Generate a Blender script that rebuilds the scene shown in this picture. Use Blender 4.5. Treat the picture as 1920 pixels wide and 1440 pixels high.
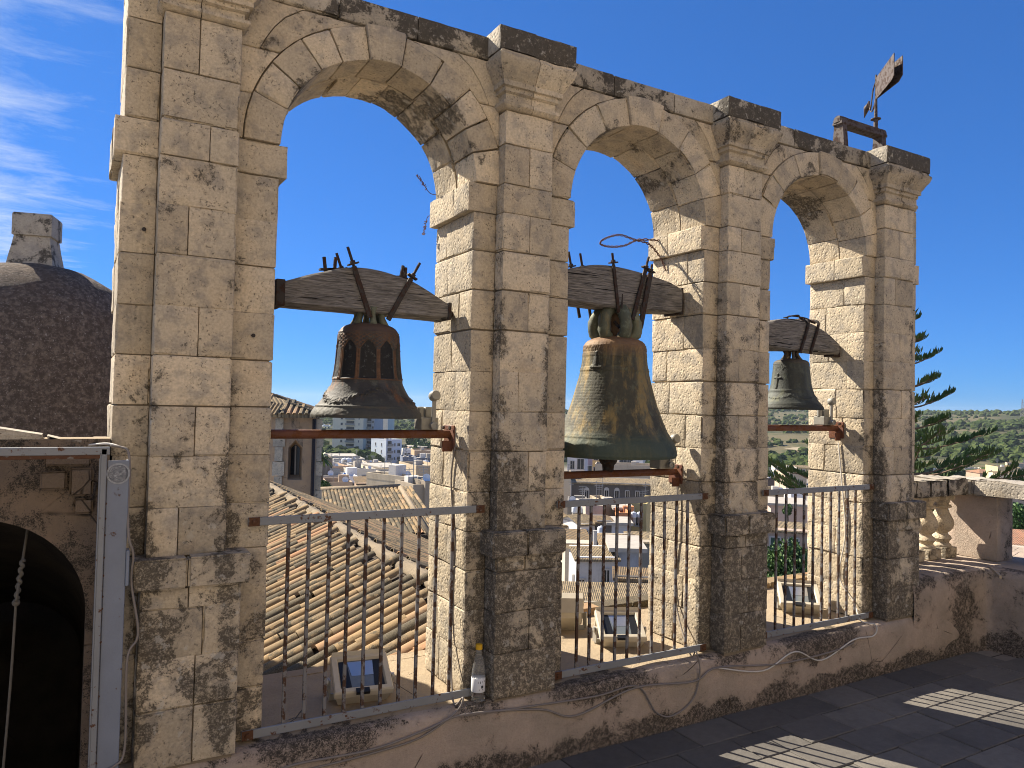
import bpy, bmesh, math, random
from mathutils import Vector, Matrix, noise, Euler
random.seed(7)
for o in list(bpy.data.objects): bpy.data.objects.remove(o)
SC = bpy.context.scene
C = SC.collection
rad = math.radians
# ------------------------------------------------------------------ camera
F = 1401.78                      # focal length in pixels of the 1920 px wide photograph
YAW, PITCH, ROLL = 0.5235, 0.0285, 0.0220
CAM = Vector((-0.1019, -3.0017, 1.62))
fwd = Vector((math.sin(YAW)*math.cos(PITCH), math.cos(YAW)*math.cos(PITCH), math.sin(PITCH)))
rt0 = Vector((math.cos(YAW), -math.sin(YAW), 0)); up0 = rt0.cross(fwd)
RT = math.cos(ROLL)*rt0 + math.sin(ROLL)*up0
UP = -math.sin(ROLL)*rt0 + math.cos(ROLL)*up0
cd = bpy.data.cameras.new('camera'); cam = bpy.data.objects.new('camera', cd); C.objects.link(cam)
cd.sensor_width = 36; cd.lens = F/1920*36; cd.clip_start = 0.05; cd.clip_end = 12000
cam.matrix_world = Matrix(((RT.x, UP.x, -fwd.x, CAM.x), (RT.y, UP.y, -fwd.y, CAM.y), (RT.z, UP.z, -fwd.z, CAM.z), (0, 0, 0, 1)))
SC.camera = cam
# measured points of the photograph -> places in the world
def ray(x, y): return fwd + RT*((x-960)/F) - UP*((y-720)/F)
def WY(x, y, Y): d = ray(x, y); return CAM + d*((Y-CAM.y)/d.y)
def WZ(x, y, Z): d = ray(x, y); return CAM + d*((Z-CAM.z)/d.z)
def WX(x, y, X): d = ray(x, y); return CAM + d*((X-CAM.x)/d.x)
def DD(x, y, d): return CAM + ray(x, y)*d
# ------------------------------------------------------------------ light
SUN_AZ, SUN_EL = rad(-25.5), rad(38.5)          # azimuth from +Y towards +X
sdir = Vector((math.sin(SUN_AZ)*math.cos(SUN_EL), math.cos(SUN_AZ)*math.cos(SUN_EL), math.sin(SUN_EL)))
sl = bpy.data.lights.new('sun', 'SUN'); so = bpy.data.objects.new('sun', sl); C.objects.link(so)
sl.energy = SUN_E = 5.0; sl.angle = rad(0.53); sl.color = (1.0, 0.90, 0.75)
so.rotation_euler = sdir.to_track_quat('Z', 'Y').to_euler(); so.location = sdir*60
SC.view_settings.view_transform = 'Standard'; SC.view_settings.look = 'None'
SC.view_settings.exposure = 1.36; SC.view_settings.gamma = 1.0
SC.view_settings.use_curve_mapping = False
w = bpy.data.worlds.new('World'); SC.world = w; w.use_nodes = True
nt = w.node_tree; nt.nodes.clear()
def wn(t, **k):
    n = nt.nodes.new(t)
    for a, b in k.items(): setattr(n, a, b)
    return n
sky = wn('ShaderNodeTexSky', sky_type='NISHITA', sun_disc=False, sun_elevation=SUN_EL, sun_rotation=SUN_AZ, altitude=400, air_density=0.8, dust_density=0.12, ozone_density=4.0)
bg = wn('ShaderNodeBackground'); bg.inputs['Strength'].default_value = 0.05
wo = wn('ShaderNodeOutputWorld'); nt.links.new(bg.outputs[0], wo.inputs[0])
tc = wn('ShaderNodeTexCoord')
sp = wn('ShaderNodeSeparateXYZ'); nt.links.new(tc.outputs['Generated'], sp.inputs[0])
def wm(op, a, b=None, clamp=False):
    n = wn('ShaderNodeMath', operation=op, use_clamp=clamp)
    for i, v in enumerate((a, b)):
        if v is None: continue
        if isinstance(v, (int, float)): n.inputs[i].default_value = v
        else: nt.links.new(v, n.inputs[i])
    return n.outputs[0]
# thin cirrus on a high flat layer, thickest towards the sun's side of the sky
zc = wm('MAXIMUM', sp.outputs[2], 0.06)
cx_ = wm('DIVIDE', sp.outputs[0], zc); cy_ = wm('DIVIDE', sp.outputs[1], zc)
cmb = wn('ShaderNodeCombineXYZ'); nt.links.new(cx_, cmb.inputs[0]); nt.links.new(cy_, cmb.inputs[1])
mp = wn('ShaderNodeMapping'); nt.links.new(cmb.outputs[0], mp.inputs[0])
mp.inputs['Rotation'].default_value = (0, 0, rad(24)); mp.inputs['Scale'].default_value = (1.5, 2.1, 1)
n1 = wn('ShaderNodeTexNoise'); n1.inputs['Scale'].default_value = 1.5; n1.inputs['Detail'].default_value = 14; n1.inputs['Roughness'].default_value = 0.68; n1.inputs['Distortion'].default_value = 0.35
nt.links.new(mp.outputs[0], n1.inputs['Vector'])
n2 = wn('ShaderNodeTexNoise'); n2.inputs['Scale'].default_value = 0.8; n2.inputs['Detail'].default_value = 3
nt.links.new(cmb.outputs[0], n2.inputs['Vector'])
east = wm('MULTIPLY_ADD', cx_, -0.60); nt.nodes[-1].inputs[2].default_value = 0.10   # more cloud to the west
cover = wm('ADD', wm('MULTIPLY', n2.outputs[0], 0.35), wm('MINIMUM', wm('MAXIMUM', east, -0.4), 0.34))
cl = wm('MULTIPLY', wm('SUBTRACT', wm('ADD', n1.outputs[0], cover), 0.79), 2.0, True)
cl = wm('MULTIPLY', wm('POWER', cl, 1.15), 0.85, True)
mx = wn('ShaderNodeMix', data_type='RGBA'); nt.links.new(cl, mx.inputs['Factor'])
gm = wn('ShaderNodeGamma'); gm.inputs['Gamma'].default_value = 0.66; nt.links.new(sky.outputs[0], gm.inputs['Color'])      # deep autumn blue down to the horizon
hs = wn('ShaderNodeMix', data_type='RGBA', blend_type='MULTIPLY'); hs.inputs['Factor'].default_value = 1.0; nt.links.new(gm.outputs[0], hs.inputs['A']); hs.inputs['B'].default_value = (0.40, 1.02, 2.06, 1)
nt.links.new(hs.outputs['Result'], mx.inputs['A']); mx.inputs['B'].default_value = (6.2, 6.9, 8.0, 1)
nt.links.new(mx.outputs['Result'], bg.inputs['Color'])
# ------------------------------------------------------------------ helpers
ORG = {}
def tag(o, label=None, cat=None, group=None, kind=None):
    if label: o['label'] = label
    if cat: o['category'] = cat
    if group: o['group'] = group
    if kind: o['kind'] = kind
    return o
def thing(name, loc, label, cat, group=None):
    o = bpy.data.objects.new(name, None); C.objects.link(o); o.empty_display_size = 0.1
    o.location = loc; ORG[o] = Vector(loc); return tag(o, label, cat, group)
def link(name, me, parent=None):
    o = bpy.data.objects.new(name, me); C.objects.link(o)
    if parent is not None:
        o.parent = parent; ORG[o] = ORG.get(parent, Vector())
    else: ORG[o] = Vector()
    return o
def subpart_empty(name, parent):
    o = bpy.data.objects.new(name, None); C.objects.link(o); o.parent = parent; ORG[o] = ORG[parent]; o.empty_display_size = 0.1; return o
class MB:
    def __init__(s): s.v = []; s.f = []; s.m = []; s.a = []; s.mi = 0
    def add(s, vs, fs, a=None):
        b = len(s.v); s.v += [Vector(q) for q in vs]; s.f += [tuple(i+b for i in f) for f in fs]; s.m += [s.mi]*len(fs)
        s.a += (a if a is not None else [0.0]*len(vs)); return s
    def box(s, x0, x1, y0, y1, z0, z1, mt=None):
        v = [Vector((x, y, z)) for z in (z0, z1) for y in (y0, y1) for x in (x0, x1)]
        if mt: v = [mt @ q for q in v]
        return s.add(v, [(0, 2, 3, 1), (4, 5, 7, 6), (0, 1, 5, 4), (2, 6, 7, 3), (0, 4, 6, 2), (1, 3, 7, 5)])
    def cbox(s, x0, x1, y0, y1, z0, z1, c=0.004, mt=None):       # box with chamfered edges
        v = []; idx = {}
        X, Y, Z = (x0, x1), (y0, y1), (z0, z1)
        for i in (0, 1):
            for j in (0, 1):
                for k in (0, 1):
                    for ax in range(3):
                        p = [X[i], Y[j], Z[k]]
                        for q, b in enumerate((i, j, k)):
                            if q != ax: p[q] += c*(1-2*b)
                        idx[i, j, k, ax] = len(v); v.append(Vector(p))
        f = []
        def g(i, j, k, ax): return idx[i, j, k, ax]
        for b in (0, 1):
            q = [g(b, 0, 0, 0), g(b, 1, 0, 0), g(b, 1, 1, 0), g(b, 0, 1, 0)]; f.append(q if b else q[::-1])
            q = [g(0, b, 0, 1), g(0, b, 1, 1), g(1, b, 1, 1), g(1, b, 0, 1)]; f.append(q if b else q[::-1])
            q = [g(0, 0, b, 2), g(1, 0, b, 2), g(1, 1, b, 2), g(0, 1, b, 2)]; f.append(q if b else q[::-1])
        for i in (0, 1):
            for j in (0, 1):
                q = [g(i, j, 0, 0), g(i, j, 0, 1), g(i, j, 1, 1), g(i, j, 1, 0)]; f.append(q)
                q = [g(i, 0, j, 0), g(i, 0, j, 2), g(i, 1, j, 2), g(i, 1, j, 0)]; f.append(q)
                q = [g(0, i, j, 1), g(0, i, j, 2), g(1, i, j, 2), g(1, i, j, 1)]; f.append(q)
                for k in (0, 1):
                    t = [g(i, j, k, 0), g(i, j, k, 1), g(i, j, k, 2)]; f.append(t)
        if mt: v = [mt @ q for q in v]
        return s.add(v, f)
    def tube(s, path, r, n=8, cap=True, flat=None):
        path = [Vector(p) for p in path]; m = len(path); vs = []; up = None
        rr = r if isinstance(r, (list, tuple)) else [r]*m
        for i, p in enumerate(path):
            t = (path[min(i+1, m-1)]-path[max(i-1, 0)]).normalized()
            if up is None:
                up = Vector((0, 0, 1)) if abs(t.z) < 0.9 else Vector((1, 0, 0))
            sd = t.cross(up)
            if sd.length < 1e-5: sd = t.orthogonal()
            sd.normalize(); up = sd.cross(t).normalized()
            for k in range(n):
                a = 2*math.pi*k/n
                vs.append(p + sd*(math.cos(a)*rr[i]) + up*(math.sin(a)*rr[i]*(flat or 1)))
        fs = [(i*n+k, i*n+(k+1) % n, (i+1)*n+(k+1) % n, (i+1)*n+k) for i in range(m-1) for k in range(n)]
        if cap: fs += [tuple(range(n))[::-1], tuple((m-1)*n+k for k in range(n))]
        return s.add(vs, fs)
    def bar(s, a, b, wx, wy, side=Vector((0, 1, 0)), c=None):       # rectangular bar from a to b
        a, b = Vector(a), Vector(b); t = (b-a).normalized(); u = t.cross(side)
        if u.length < 1e-4: u = t.orthogonal()
        u.normalize(); v2 = u.cross(t).normalized(); L = (b-a).length
        mt = Matrix(((u.x, v2.x, t.x, a.x), (u.y, v2.y, t.y, a.y), (u.z, v2.z, t.z, a.z), (0, 0, 0, 1)))
        return s.box(-wx/2, wx/2, -wy/2, wy/2, 0, L, mt) if not c else s.cbox(-wx/2, wx/2, -wy/2, wy/2, 0, L, c, mt)
    def lathe(s, prof, n=24, o=(0, 0, 0), mt=None):
        vs = []; o = Vector(o)
        for r, z in prof:
            for k in range(n):
                a = 2*math.pi*k/n; q = Vector((r*math.cos(a), r*math.sin(a), z)); vs.append((mt @ q if mt else q)+o)
        m = len(prof)
        fs = [(i*n+k, i*n+(k+1) % n, (i+1)*n+(k+1) % n, (i+1)*n+k) for i in range(m-1) for k in range(n)]
        fs += [tuple(range(n))[::-1], tuple((m-1)*n+k for k in range(n))]
        return s.add(vs, fs)
    def prism(s, poly, fn, d0, d1):                                # polygon (u,v) extruded from d0 to d1, fn(u,v,d)->world
        n = len(poly); vs = [fn(u, v, d0) for u, v in poly]+[fn(u, v, d1) for u, v in poly]
        fs = [tuple(range(n)), tuple(range(2*n-1, n-1, -1))]+[(i, i+n, (i+1) % n+n, (i+1) % n) for i in range(n)]
        return s.add(vs, fs)
    def ball(s, c, r, n=12, sz=1.0, rough=0.0):
        pr = [(max(1e-3, math.sin(math.pi*i/n))*r, -math.cos(math.pi*i/n)*r*sz) for i in range(n+1)]
        b = len(s.v); s.lathe(pr, n*2 if n < 8 else 20, c)
        if rough:
            for i in range(b, len(s.v)):
                q = s.v[i]-Vector(c); s.v[i] = Vector(c)+q*(1+rough*noise.noise(s.v[i]*2.3/r))
        return s
    def mesh(s, name, mats, org=Vector(), smooth=False, attr=None, recalc=True):
        me = bpy.data.meshes.new(name); me.from_pydata([q-org for q in s.v], [], s.f)
        for m_ in (mats if isinstance(mats, (list, tuple)) else [mats]): me.materials.append(m_)
        if len(me.polygons): 
            me.polygons.foreach_set('material_index', s.m)
        if attr:
            at = me.attributes.new(attr, 'FLOAT', 'POINT'); at.data.foreach_set('value', s.a)
        if recalc:
            bm = bmesh.new(); bm.from_mesh(me); bmesh.ops.recalc_face_normals(bm, faces=bm.faces); bm.to_mesh(me); bm.free()
        if smooth:
            me.polygons.foreach_set('use_smooth', [True]*len(me.polygons))
            if smooth is not True: me.set_sharp_from_angle(angle=rad(smooth))
        me.update(); return me
    def build(s, name, mats, parent=None, smooth=False, attr=None, recalc=True):
        return link(name, s.mesh(name, mats, ORG.get(parent, Vector()) if parent else Vector(), smooth, attr, recalc), parent)
def crom(pts, n=8):
    P = [Vector(p) for p in pts]; out = []
    for i in range(len(P)-1):
        a, b, c, d = P[max(i-1, 0)], P[i], P[i+1], P[min(i+2, len(P)-1)]
        for k in range(n):
            t = k/n; out.append(0.5*((2*b)+(c-a)*t+(2*a-5*b+4*c-d)*t*t+(3*b-a-3*c+d)*t**3))
    out.append(P[-1]); return out
def ss(a, b, x): t = max(0, min(1, (x-a)/(b-a))); return t*t*(3-2*t)
# ------------------------------------------------------------------ materials
class NT:
    def __init__(s, name, rough=0.8, metal=0.0, spec=0.3):
        s.m = bpy.data.materials.new(name); s.m.use_nodes = True; s.t = s.m.node_tree; s.t.nodes.clear()
        s.b = s.n('ShaderNodeBsdfPrincipled'); s.o = s.n('ShaderNodeOutputMaterial'); s.l(s.b.outputs[0], s.o.inputs[0])
        s.b.inputs['Roughness'].default_value = rough; s.b.inputs['Metallic'].default_value = metal; s.b.inputs['Specular IOR Level'].default_value = spec
        s.geo = None
    def n(s, t, **k):
        q = s.t.nodes.new(t)
        for a, b in k.items(): setattr(q, a, b)
        return q
    def l(s, a, b): s.t.links.new(a, b)
    def put(s, inp, v):
        if isinstance(v, (int, float)): inp.default_value = v
        elif isinstance(v, tuple): inp.default_value = v if len(v) == 4 or inp.type == 'VECTOR' else v+(1,)
        else: s.l(v, inp)
    def pos(s):
        if not s.geo: s.geo = s.n('ShaderNodeNewGeometry')
        return s.geo.outputs['Position']
    def norm(s): s.pos(); return s.geo.outputs['Normal']
    def obj(s): return s.n('ShaderNodeTexCoord').outputs['Object']
    def rnd(s): return s.n('ShaderNodeObjectInfo').outputs['Random']
    def scale(s, v, sc):
        m = s.n('ShaderNodeMapping'); s.l(v, m.inputs[0]); m.inputs['Scale'].default_value = sc; return m.outputs[0]
    def noise(s, scale, detail=6, rough=0.6, vec=None, dist=0.0):
        q = s.n('ShaderNodeTexNoise'); s.l(vec or s.pos(), q.inputs['Vector']); q.inputs['Scale'].default_value = scale
        q.inputs['Detail'].default_value = detail; q.inputs['Roughness'].default_value = rough; q.inputs['Distortion'].default_value = dist; return q.outputs[0]
    def vor(s, scale, vec=None, feature='F1'):
        q = s.n('ShaderNodeTexVoronoi', feature=feature); s.l(vec or s.pos(), q.inputs['Vector']); q.inputs['Scale'].default_value = scale; return q.outputs['Distance']
    def attr(s, name): return s.n('ShaderNodeAttribute', attribute_name=name).outputs['Fac']
    def math(s, op, a, b=0.0, clamp=False):
        q = s.n('ShaderNodeMath', operation=op, use_clamp=clamp); s.put(q.inputs[0], a); s.put(q.inputs[1], b); return q.outputs[0]
    def ramp(s, x, a, b):                                          # smooth 0..1 between a and b
        q = s.n('ShaderNodeMapRange', interpolation_type='SMOOTHSTEP'); s.put(q.inputs[0], x); s.put(q.inputs[1], a); s.put(q.inputs[2], b); return q.outputs[0]
    def mix(s, f, a, b, blend='MIX'):
        q = s.n('ShaderNodeMix', data_type='RGBA', blend_type=blend); s.put(q.inputs['Factor'], f); s.put(q.inputs['A'], a); s.put(q.inputs['B'], b); return q.outputs['Result']
    def val(s, c, v):                                              # multiply a colour by a value
        q = s.n('ShaderNodeVectorMath', operation='SCALE'); s.put(q.inputs[0], c); s.put(q.inputs['Scale'], v); return q.outputs[0]
    def bump(s, h, strength=0.5, dist=0.01, prev=None):
        q = s.n('ShaderNodeBump'); s.put(q.inputs['Strength'], strength); q.inputs['Distance'].default_value = dist; s.l(h, q.inputs['Height'])
        if prev: s.l(prev, q.inputs['Normal'])
        s.l(q.outputs[0], s.b.inputs['Normal']); return q.outputs[0]
    def col(s, c): s.put(s.b.inputs['Base Color'], c); return s
    def rough(s, v): s.put(s.b.inputs['Roughness'], v); return s
def m_stone(name, c1, c2, lich=(0.042, 0.036, 0.028), k=1.0, grey=0.6, cov=0.18):
    t = NT(name, 0.9, spec=0.2)
    big = t.noise(2.3, 4); mid = t.noise(13, 8, 0.65); fine = t.noise(95, 8, 0.7); r = t.rnd()
    c = t.mix(t.ramp(big, 0.38, 0.64), c1, c2)
    c = t.mix(t.math('MULTIPLY', t.ramp(mid, 0.46, 0.64), grey), c, (0.255, 0.232, 0.20))        # grey patina in blotches
    c = t.mix(t.math('MULTIPLY', t.ramp(t.noise(5.1, 5, 0.6), 0.55, 0.75), 0.35), c, (0.46, 0.345, 0.21))  # ochre bloom
    c = t.val(c, t.math('ADD', t.math('MULTIPLY', r, 0.36), 0.80))
    c = t.val(c, t.math('ADD', t.math('MULTIPLY', fine, 1.15), 0.42))
    # small dark pits of the shelly limestone
    pit = t.math('MULTIPLY', t.ramp(t.noise(105, 5, 0.65), 0.565, 0.64), t.ramp(t.noise(12, 6), 0.40, 0.58))
    c = t.mix(t.math('MULTIPLY', pit, 0.78), c, (0.06, 0.05, 0.04))
    la = t.attr('lichen')
    th = t.math('SUBTRACT', 0.66, t.math('MULTIPLY', la, 0.34*k)); rg = t.ramp(t.noise(7.5, 12, 0.70, dist=0.4), th, t.math('ADD', th, 0.16))
    fn = t.math('ADD', t.math('MULTIPLY', t.noise(150, 8, 0.8), 0.6), t.math('MULTIPLY', t.noise(42, 8, 0.7), 0.4)); f0 = t.math('SUBTRACT', 0.60, t.math('MULTIPLY', rg, cov)); lm = t.math('MULTIPLY', t.ramp(fn, f0, t.math('ADD', f0, 0.10)), t.ramp(rg, 0.0, 0.5))
    c = t.mix(t.math('MULTIPLY', rg, 0.42), c, (0.205, 0.18, 0.145))
    c = t.mix(t.math('MULTIPLY', lm, 0.80), c, lich)
    wl = t.math('MULTIPLY', t.ramp(t.noise(24, 6, 0.6), 0.60, 0.66), t.ramp(la, 0.35, 0.75))     # pale lichen rosettes
    c = t.mix(t.math('MULTIPLY', wl, 0.55), c, (0.44, 0.42, 0.37))
    t.col(c)
    # sawn faces are fairly smooth, the reveals were left rough
    nx = t.n('ShaderNodeSeparateXYZ'); t.l(t.norm(), nx.inputs[0]); ax = t.ramp(t.math('ABSOLUTE', nx.outputs[0]), 0.5, 0.85)
    h1 = t.math('ADD', t.math('MULTIPLY', t.noise(34, 9, 0.66), 0.7), t.math('MULTIPLY', t.math('SUBTRACT', 1.0, pit), 0.45))
    b1 = t.bump(h1, t.math('ADD', 0.40, t.math('MULTIPLY', ax, 0.15)), 0.010)
    h2 = t.math('ADD', t.ramp(t.vor(46), 0.05, 0.45), t.math('MULTIPLY', t.noise(58, 5, 0.6), 1.3))
    t.bump(h2, t.math('MULTIPLY', ax, 0.34), 0.012, b1)
    return t.m
M = {}
M['stone'] = m_stone('limestone', (0.530, 0.440, 0.312), (0.445, 0.380, 0.280))
M['cap'] = m_stone('weathered_capstone', (0.40, 0.35, 0.27), (0.33, 0.295, 0.235), k=1.2, grey=0.6, cov=0.225, lich=(0.024, 0.021, 0.018))
M['pale'] = m_stone('pale_coping_stone', (0.46, 0.41, 0.33), (0.40, 0.36, 0.30), grey=0.5)
def m_plain(name, c, rough=0.6, metal=0.0, var=0.15, sc=20, spec=0.3, bump=0.0):
    t = NT(name, rough, metal, spec); n_ = t.noise(sc, 6); cc = t.val(t.mix(0.0, c, c), t.math('ADD', t.math('MULTIPLY', n_, 2*var), 1-var)); t.col(cc)
    if bump: t.bump(n_, bump, 0.01)
    return t.m
M['mortar'] = m_plain('old_mortar', (0.20, 0.165, 0.12), 0.95, sc=60, var=0.3, bump=0.3)
def m_plaster(name, c1, c2, dark=(0.028, 0.026, 0.022), k=1.0, drip=False):
    t = NT(name, 0.92, spec=0.15)
    c = t.mix(t.ramp(t.noise(4.5, 6, 0.6), 0.35, 0.66), c1, c2); c = t.val(c, t.math('ADD', t.math('MULTIPLY', t.noise(80, 6, 0.7), 0.45), 0.78))
    la = t.attr('lichen'); v = t.scale(t.pos(), (1, 1, 0.25)) if drip else None
    th = t.math('SUBTRACT', 0.68, t.math('MULTIPLY', la, 0.36*k)); rg = t.ramp(t.noise(5.5, 12, 0.72, vec=v, dist=0.4), th, t.math('ADD', th, 0.20))
    fn = t.math('ADD', t.math('MULTIPLY', t.noise(210, 6, 0.8), 0.65), t.math('MULTIPLY', t.noise(50, 8, 0.7), 0.35)); f0 = t.math('SUBTRACT', 0.61, t.math('MULTIPLY', rg, 0.17)); lm = t.math('MULTIPLY', t.ramp(fn, f0, t.math('ADD', f0, 0.08)), t.ramp(rg, 0.0, 0.4))
    c = t.mix(t.math('MULTIPLY', rg, 0.35), c, (0.15, 0.12, 0.095))
    c = t.mix(t.math('MULTIPLY', lm, 0.9), c, dark); t.col(c)
    ck = t.ramp(t.vor(2.6, t.scale(t.pos(), (1, 1, 1.3)), 'DISTANCE_TO_EDGE'), 0.0, 0.010); ckm = t.math('MULTIPLY', t.math('SUBTRACT', 1.0, ck), t.ramp(t.noise(3, 4), .52, .6))
    c = t.mix(t.math('MULTIPLY', ckm, 0.8), c, (0.03, 0.025, 0.02)); t.col(c)
    t.bump(t.math('SUBTRACT', t.math('ADD', t.noise(30, 8, 0.75), t.math('MULTIPLY', t.noise(170, 5), 0.6)), ckm), 0.7, 0.014); return t.m
M['plaster'] = m_plaster('pinkish_plaster', (0.44, 0.350, 0.278), (0.34, 0.282, 0.225))
M['ledge'] = m_plaster('ledge_render', (0.385, 0.305, 0.205), (0.32, 0.255, 0.175), k=0.8)
def m_paver():
    t = NT('terrace_paver', 0.85, spec=0.25); c = t.mix(t.rnd(), (0.088, 0.082, 0.076), (0.168, 0.153, 0.132))
    c = t.val(c, t.math('ADD', t.math('MULTIPLY', t.noise(22, 8, 0.7), 0.7), 0.62)); c = t.mix(t.math('MULTIPLY', t.ramp(t.noise(3, 5), 0.5, 0.7), 0.5), c, (0.07, 0.066, 0.06)); t.col(c)
    t.bump(t.noise(45, 8, 0.7), 0.4, 0.008); return t.m
M['paver'] = m_paver()
def m_floor():
    t = NT('terrace_floor', 0.9, spec=0.2); br = t.n('ShaderNodeTexBrick'); t.l(t.pos(), br.inputs[0])
    br.inputs['Scale'].default_value = 1.0; br.inputs['Brick Width'].default_value = 0.34; br.inputs['Row Height'].default_value = 0.22; br.inputs['Mortar Size'].default_value = 0.006
    br.inputs['Color1'].default_value = (0.22, 0.19, 0.16, 1); br.inputs['Color2'].default_value = (0.27, 0.235, 0.20, 1); br.inputs['Mortar'].default_value = (0.06, 0.05, 0.04, 1)
    t.col(t.val(br.outputs[0], t.math('ADD', t.math('MULTIPLY', t.noise(20, 6), 0.6), 0.7))); return t.m
M['floor'] = m_floor()
M['grout'] = m_plain('paving_grout', (0.055, 0.048, 0.04), 0.95, sc=40, var=0.3)
def m_rust(name, paint, rustc, amount=0.5, rough=0.55, sc=28, metal=0.0):
    t = NT(name, rough, metal, 0.35); r1 = t.noise(sc, 10, 0.72); th = 0.62-amount*0.28
    k = t.ramp(r1, th, th+0.05); ru = t.mix(t.noise(90, 6, 0.7), rustc, tuple(x*0.35 for x in rustc))
    pc = t.val(t.mix(0.0, paint, paint), t.math('ADD', t.math('MULTIPLY', t.noise(7, 5), 0.5), 0.75))
    t.col(t.mix(k, pc, ru)); t.rough(t.math('ADD', t.math('MULTIPLY', k, 0.3), rough)); t.bump(t.math('ADD', k, t.noise(120, 4)), 0.35, 0.003); return t.m
M['rail'] = m_rust('grey_painted_iron', (0.205, 0.215, 0.225), (0.145, 0.062, 0.028), 0.16)
M['railbar'] = m_rust('rusting_bar_iron', (0.17, 0.165, 0.165), (0.10, 0.052, 0.030), 0.52, sc=22)
M['railend'] = m_rust('rusty_plate', (0.16, 0.14, 0.12), (0.13, 0.058, 0.028), 0.85)
M['pipe'] = m_rust('rusty_pipe', (0.13, 0.050, 0.030), (0.20, 0.075, 0.030), 0.45, 0.6, 35)
M['iron'] = m_rust('dark_wrought_iron', (0.030, 0.024, 0.021), (0.060, 0.032, 0.022), 0.5, 0.65, 40)
M['vane'] = m_rust('brown_sheet_iron', (0.085, 0.066, 0.058), (0.075, 0.045, 0.032), 0.4, 0.7, 30)
M['door'] = m_rust('blue_grey_sheet', (0.175, 0.200, 0.250), (0.13, 0.06, 0.03), 0.03, 0.5, 11)
def m_wood():
    t = NT('weathered_oak', 0.85, spec=0.2); v = t.scale(t.pos(), (5.0, 24, 80)); g = t.noise(2.2, 12, 0.68, vec=v, dist=0.9)
    v2 = t.scale(t.pos(), (2.4, 6, 60)); cr = t.ramp(t.noise(1.6, 5, 0.55, vec=v2, dist=1.0), 0.63, 0.66)
    c = t.mix(t.ramp(g, 0.33, 0.68), (0.092, 0.086, 0.080), (0.310, 0.288, 0.264)); c = t.mix(t.ramp(t.noise(5, 4), 0.5, 0.75), c, t.val(c, 0.62)); c = t.mix(cr, c, (0.012, 0.010, 0.008)); t.col(c)
    t.bump(t.math('SUBTRACT', g, t.math('MULTIPLY', cr, 1.2)), 0.9, 0.012); return t.m
M['wood'] = m_wood()
def m_bronze(name, dark, streak, verd, rim, ks=0.5, shoulder=None, zs=None):
    # attr 'orn': raised ornament height; streaks run down the waist
    t = NT(name, 0.6, 0.2, 0.35); p = t.obj(); v = t.scale(p, (1, 1, 0.10))
    s1 = t.noise(15, 10, 0.68, vec=v); s2 = t.noise(6.5, 6, 0.6, vec=v); s3 = t.noise(55, 8, 0.72)
    c = t.mix(t.ramp(s2, 0.45, 0.62), dark, tuple(q*1.7 for q in dark)); c = t.mix(t.math('MULTIPLY', t.ramp(s1, 0.60-ks*0.2, 0.70-ks*0.1), 0.85), c, streak)
    c = t.mix(t.math('MULTIPLY', t.ramp(t.noise(20, 8, 0.7), 0.50, 0.68), 0.65), c, verd)
    if zs:
        sx = t.n('ShaderNodeSeparateXYZ'); t.l(p, sx.inputs[0]); z = t.math('ADD', sx.outputs[2], t.math('MULTIPLY', t.math('SUBTRACT', s2, 0.5), 0.10))
        c = t.mix(t.math('MULTIPLY', t.ramp(z, zs[2], zs[3]), 0.8), c, shoulder); c = t.mix(t.math('MULTIPLY', t.ramp(z, zs[1], zs[0]), 0.85), c, t.mix(s3, rim, tuple(q*0.35 for q in rim)))
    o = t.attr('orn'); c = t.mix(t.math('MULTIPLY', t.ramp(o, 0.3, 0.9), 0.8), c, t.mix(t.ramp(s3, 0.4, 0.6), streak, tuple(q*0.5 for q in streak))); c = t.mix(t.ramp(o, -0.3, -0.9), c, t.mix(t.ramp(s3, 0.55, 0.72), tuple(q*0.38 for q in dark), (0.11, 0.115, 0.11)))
    c = t.val(c, t.math('ADD', t.math('MULTIPLY', s3, 0.8), 0.6)); t.col(c); t.rough(t.math('ADD', 0.50, t.math('MULTIPLY', s3, 0.35)))
    t.bump(t.math('ADD', s3, t.noise(150, 5)), 0.32, 0.004); return t.m
M['bronzeA'] = m_bronze('bronze_dark_rusty', (0.040, 0.038, 0.036), (0.165, 0.078, 0.034), (0.10, 0.105, 0.085), (0.095, 0.095, 0.08), 0.42, (0.10, 0.060, 0.040), (0.03, 0.09, 0.33, 0.40))
M['bronzeB'] = m_bronze('bronze_ochre_green', (0.055, 0.052, 0.036), (0.27, 0.19, 0.07), (0.13, 0.135, 0.085), (0.085, 0.115, 0.085), 0.62, (0.21, 0.115, 0.060), (0.07, 0.16, 0.50, 0.62))
M['bronzeC'] = m_bronze('bronze_green_black', (0.045, 0.050, 0.044), (0.120, 0.120, 0.070), (0.10, 0.115, 0.085), (0.06, 0.065, 0.052), 0.35, (0.11, 0.075, 0.04), (0.02, 0.05, 0.27, 0.33))
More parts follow.
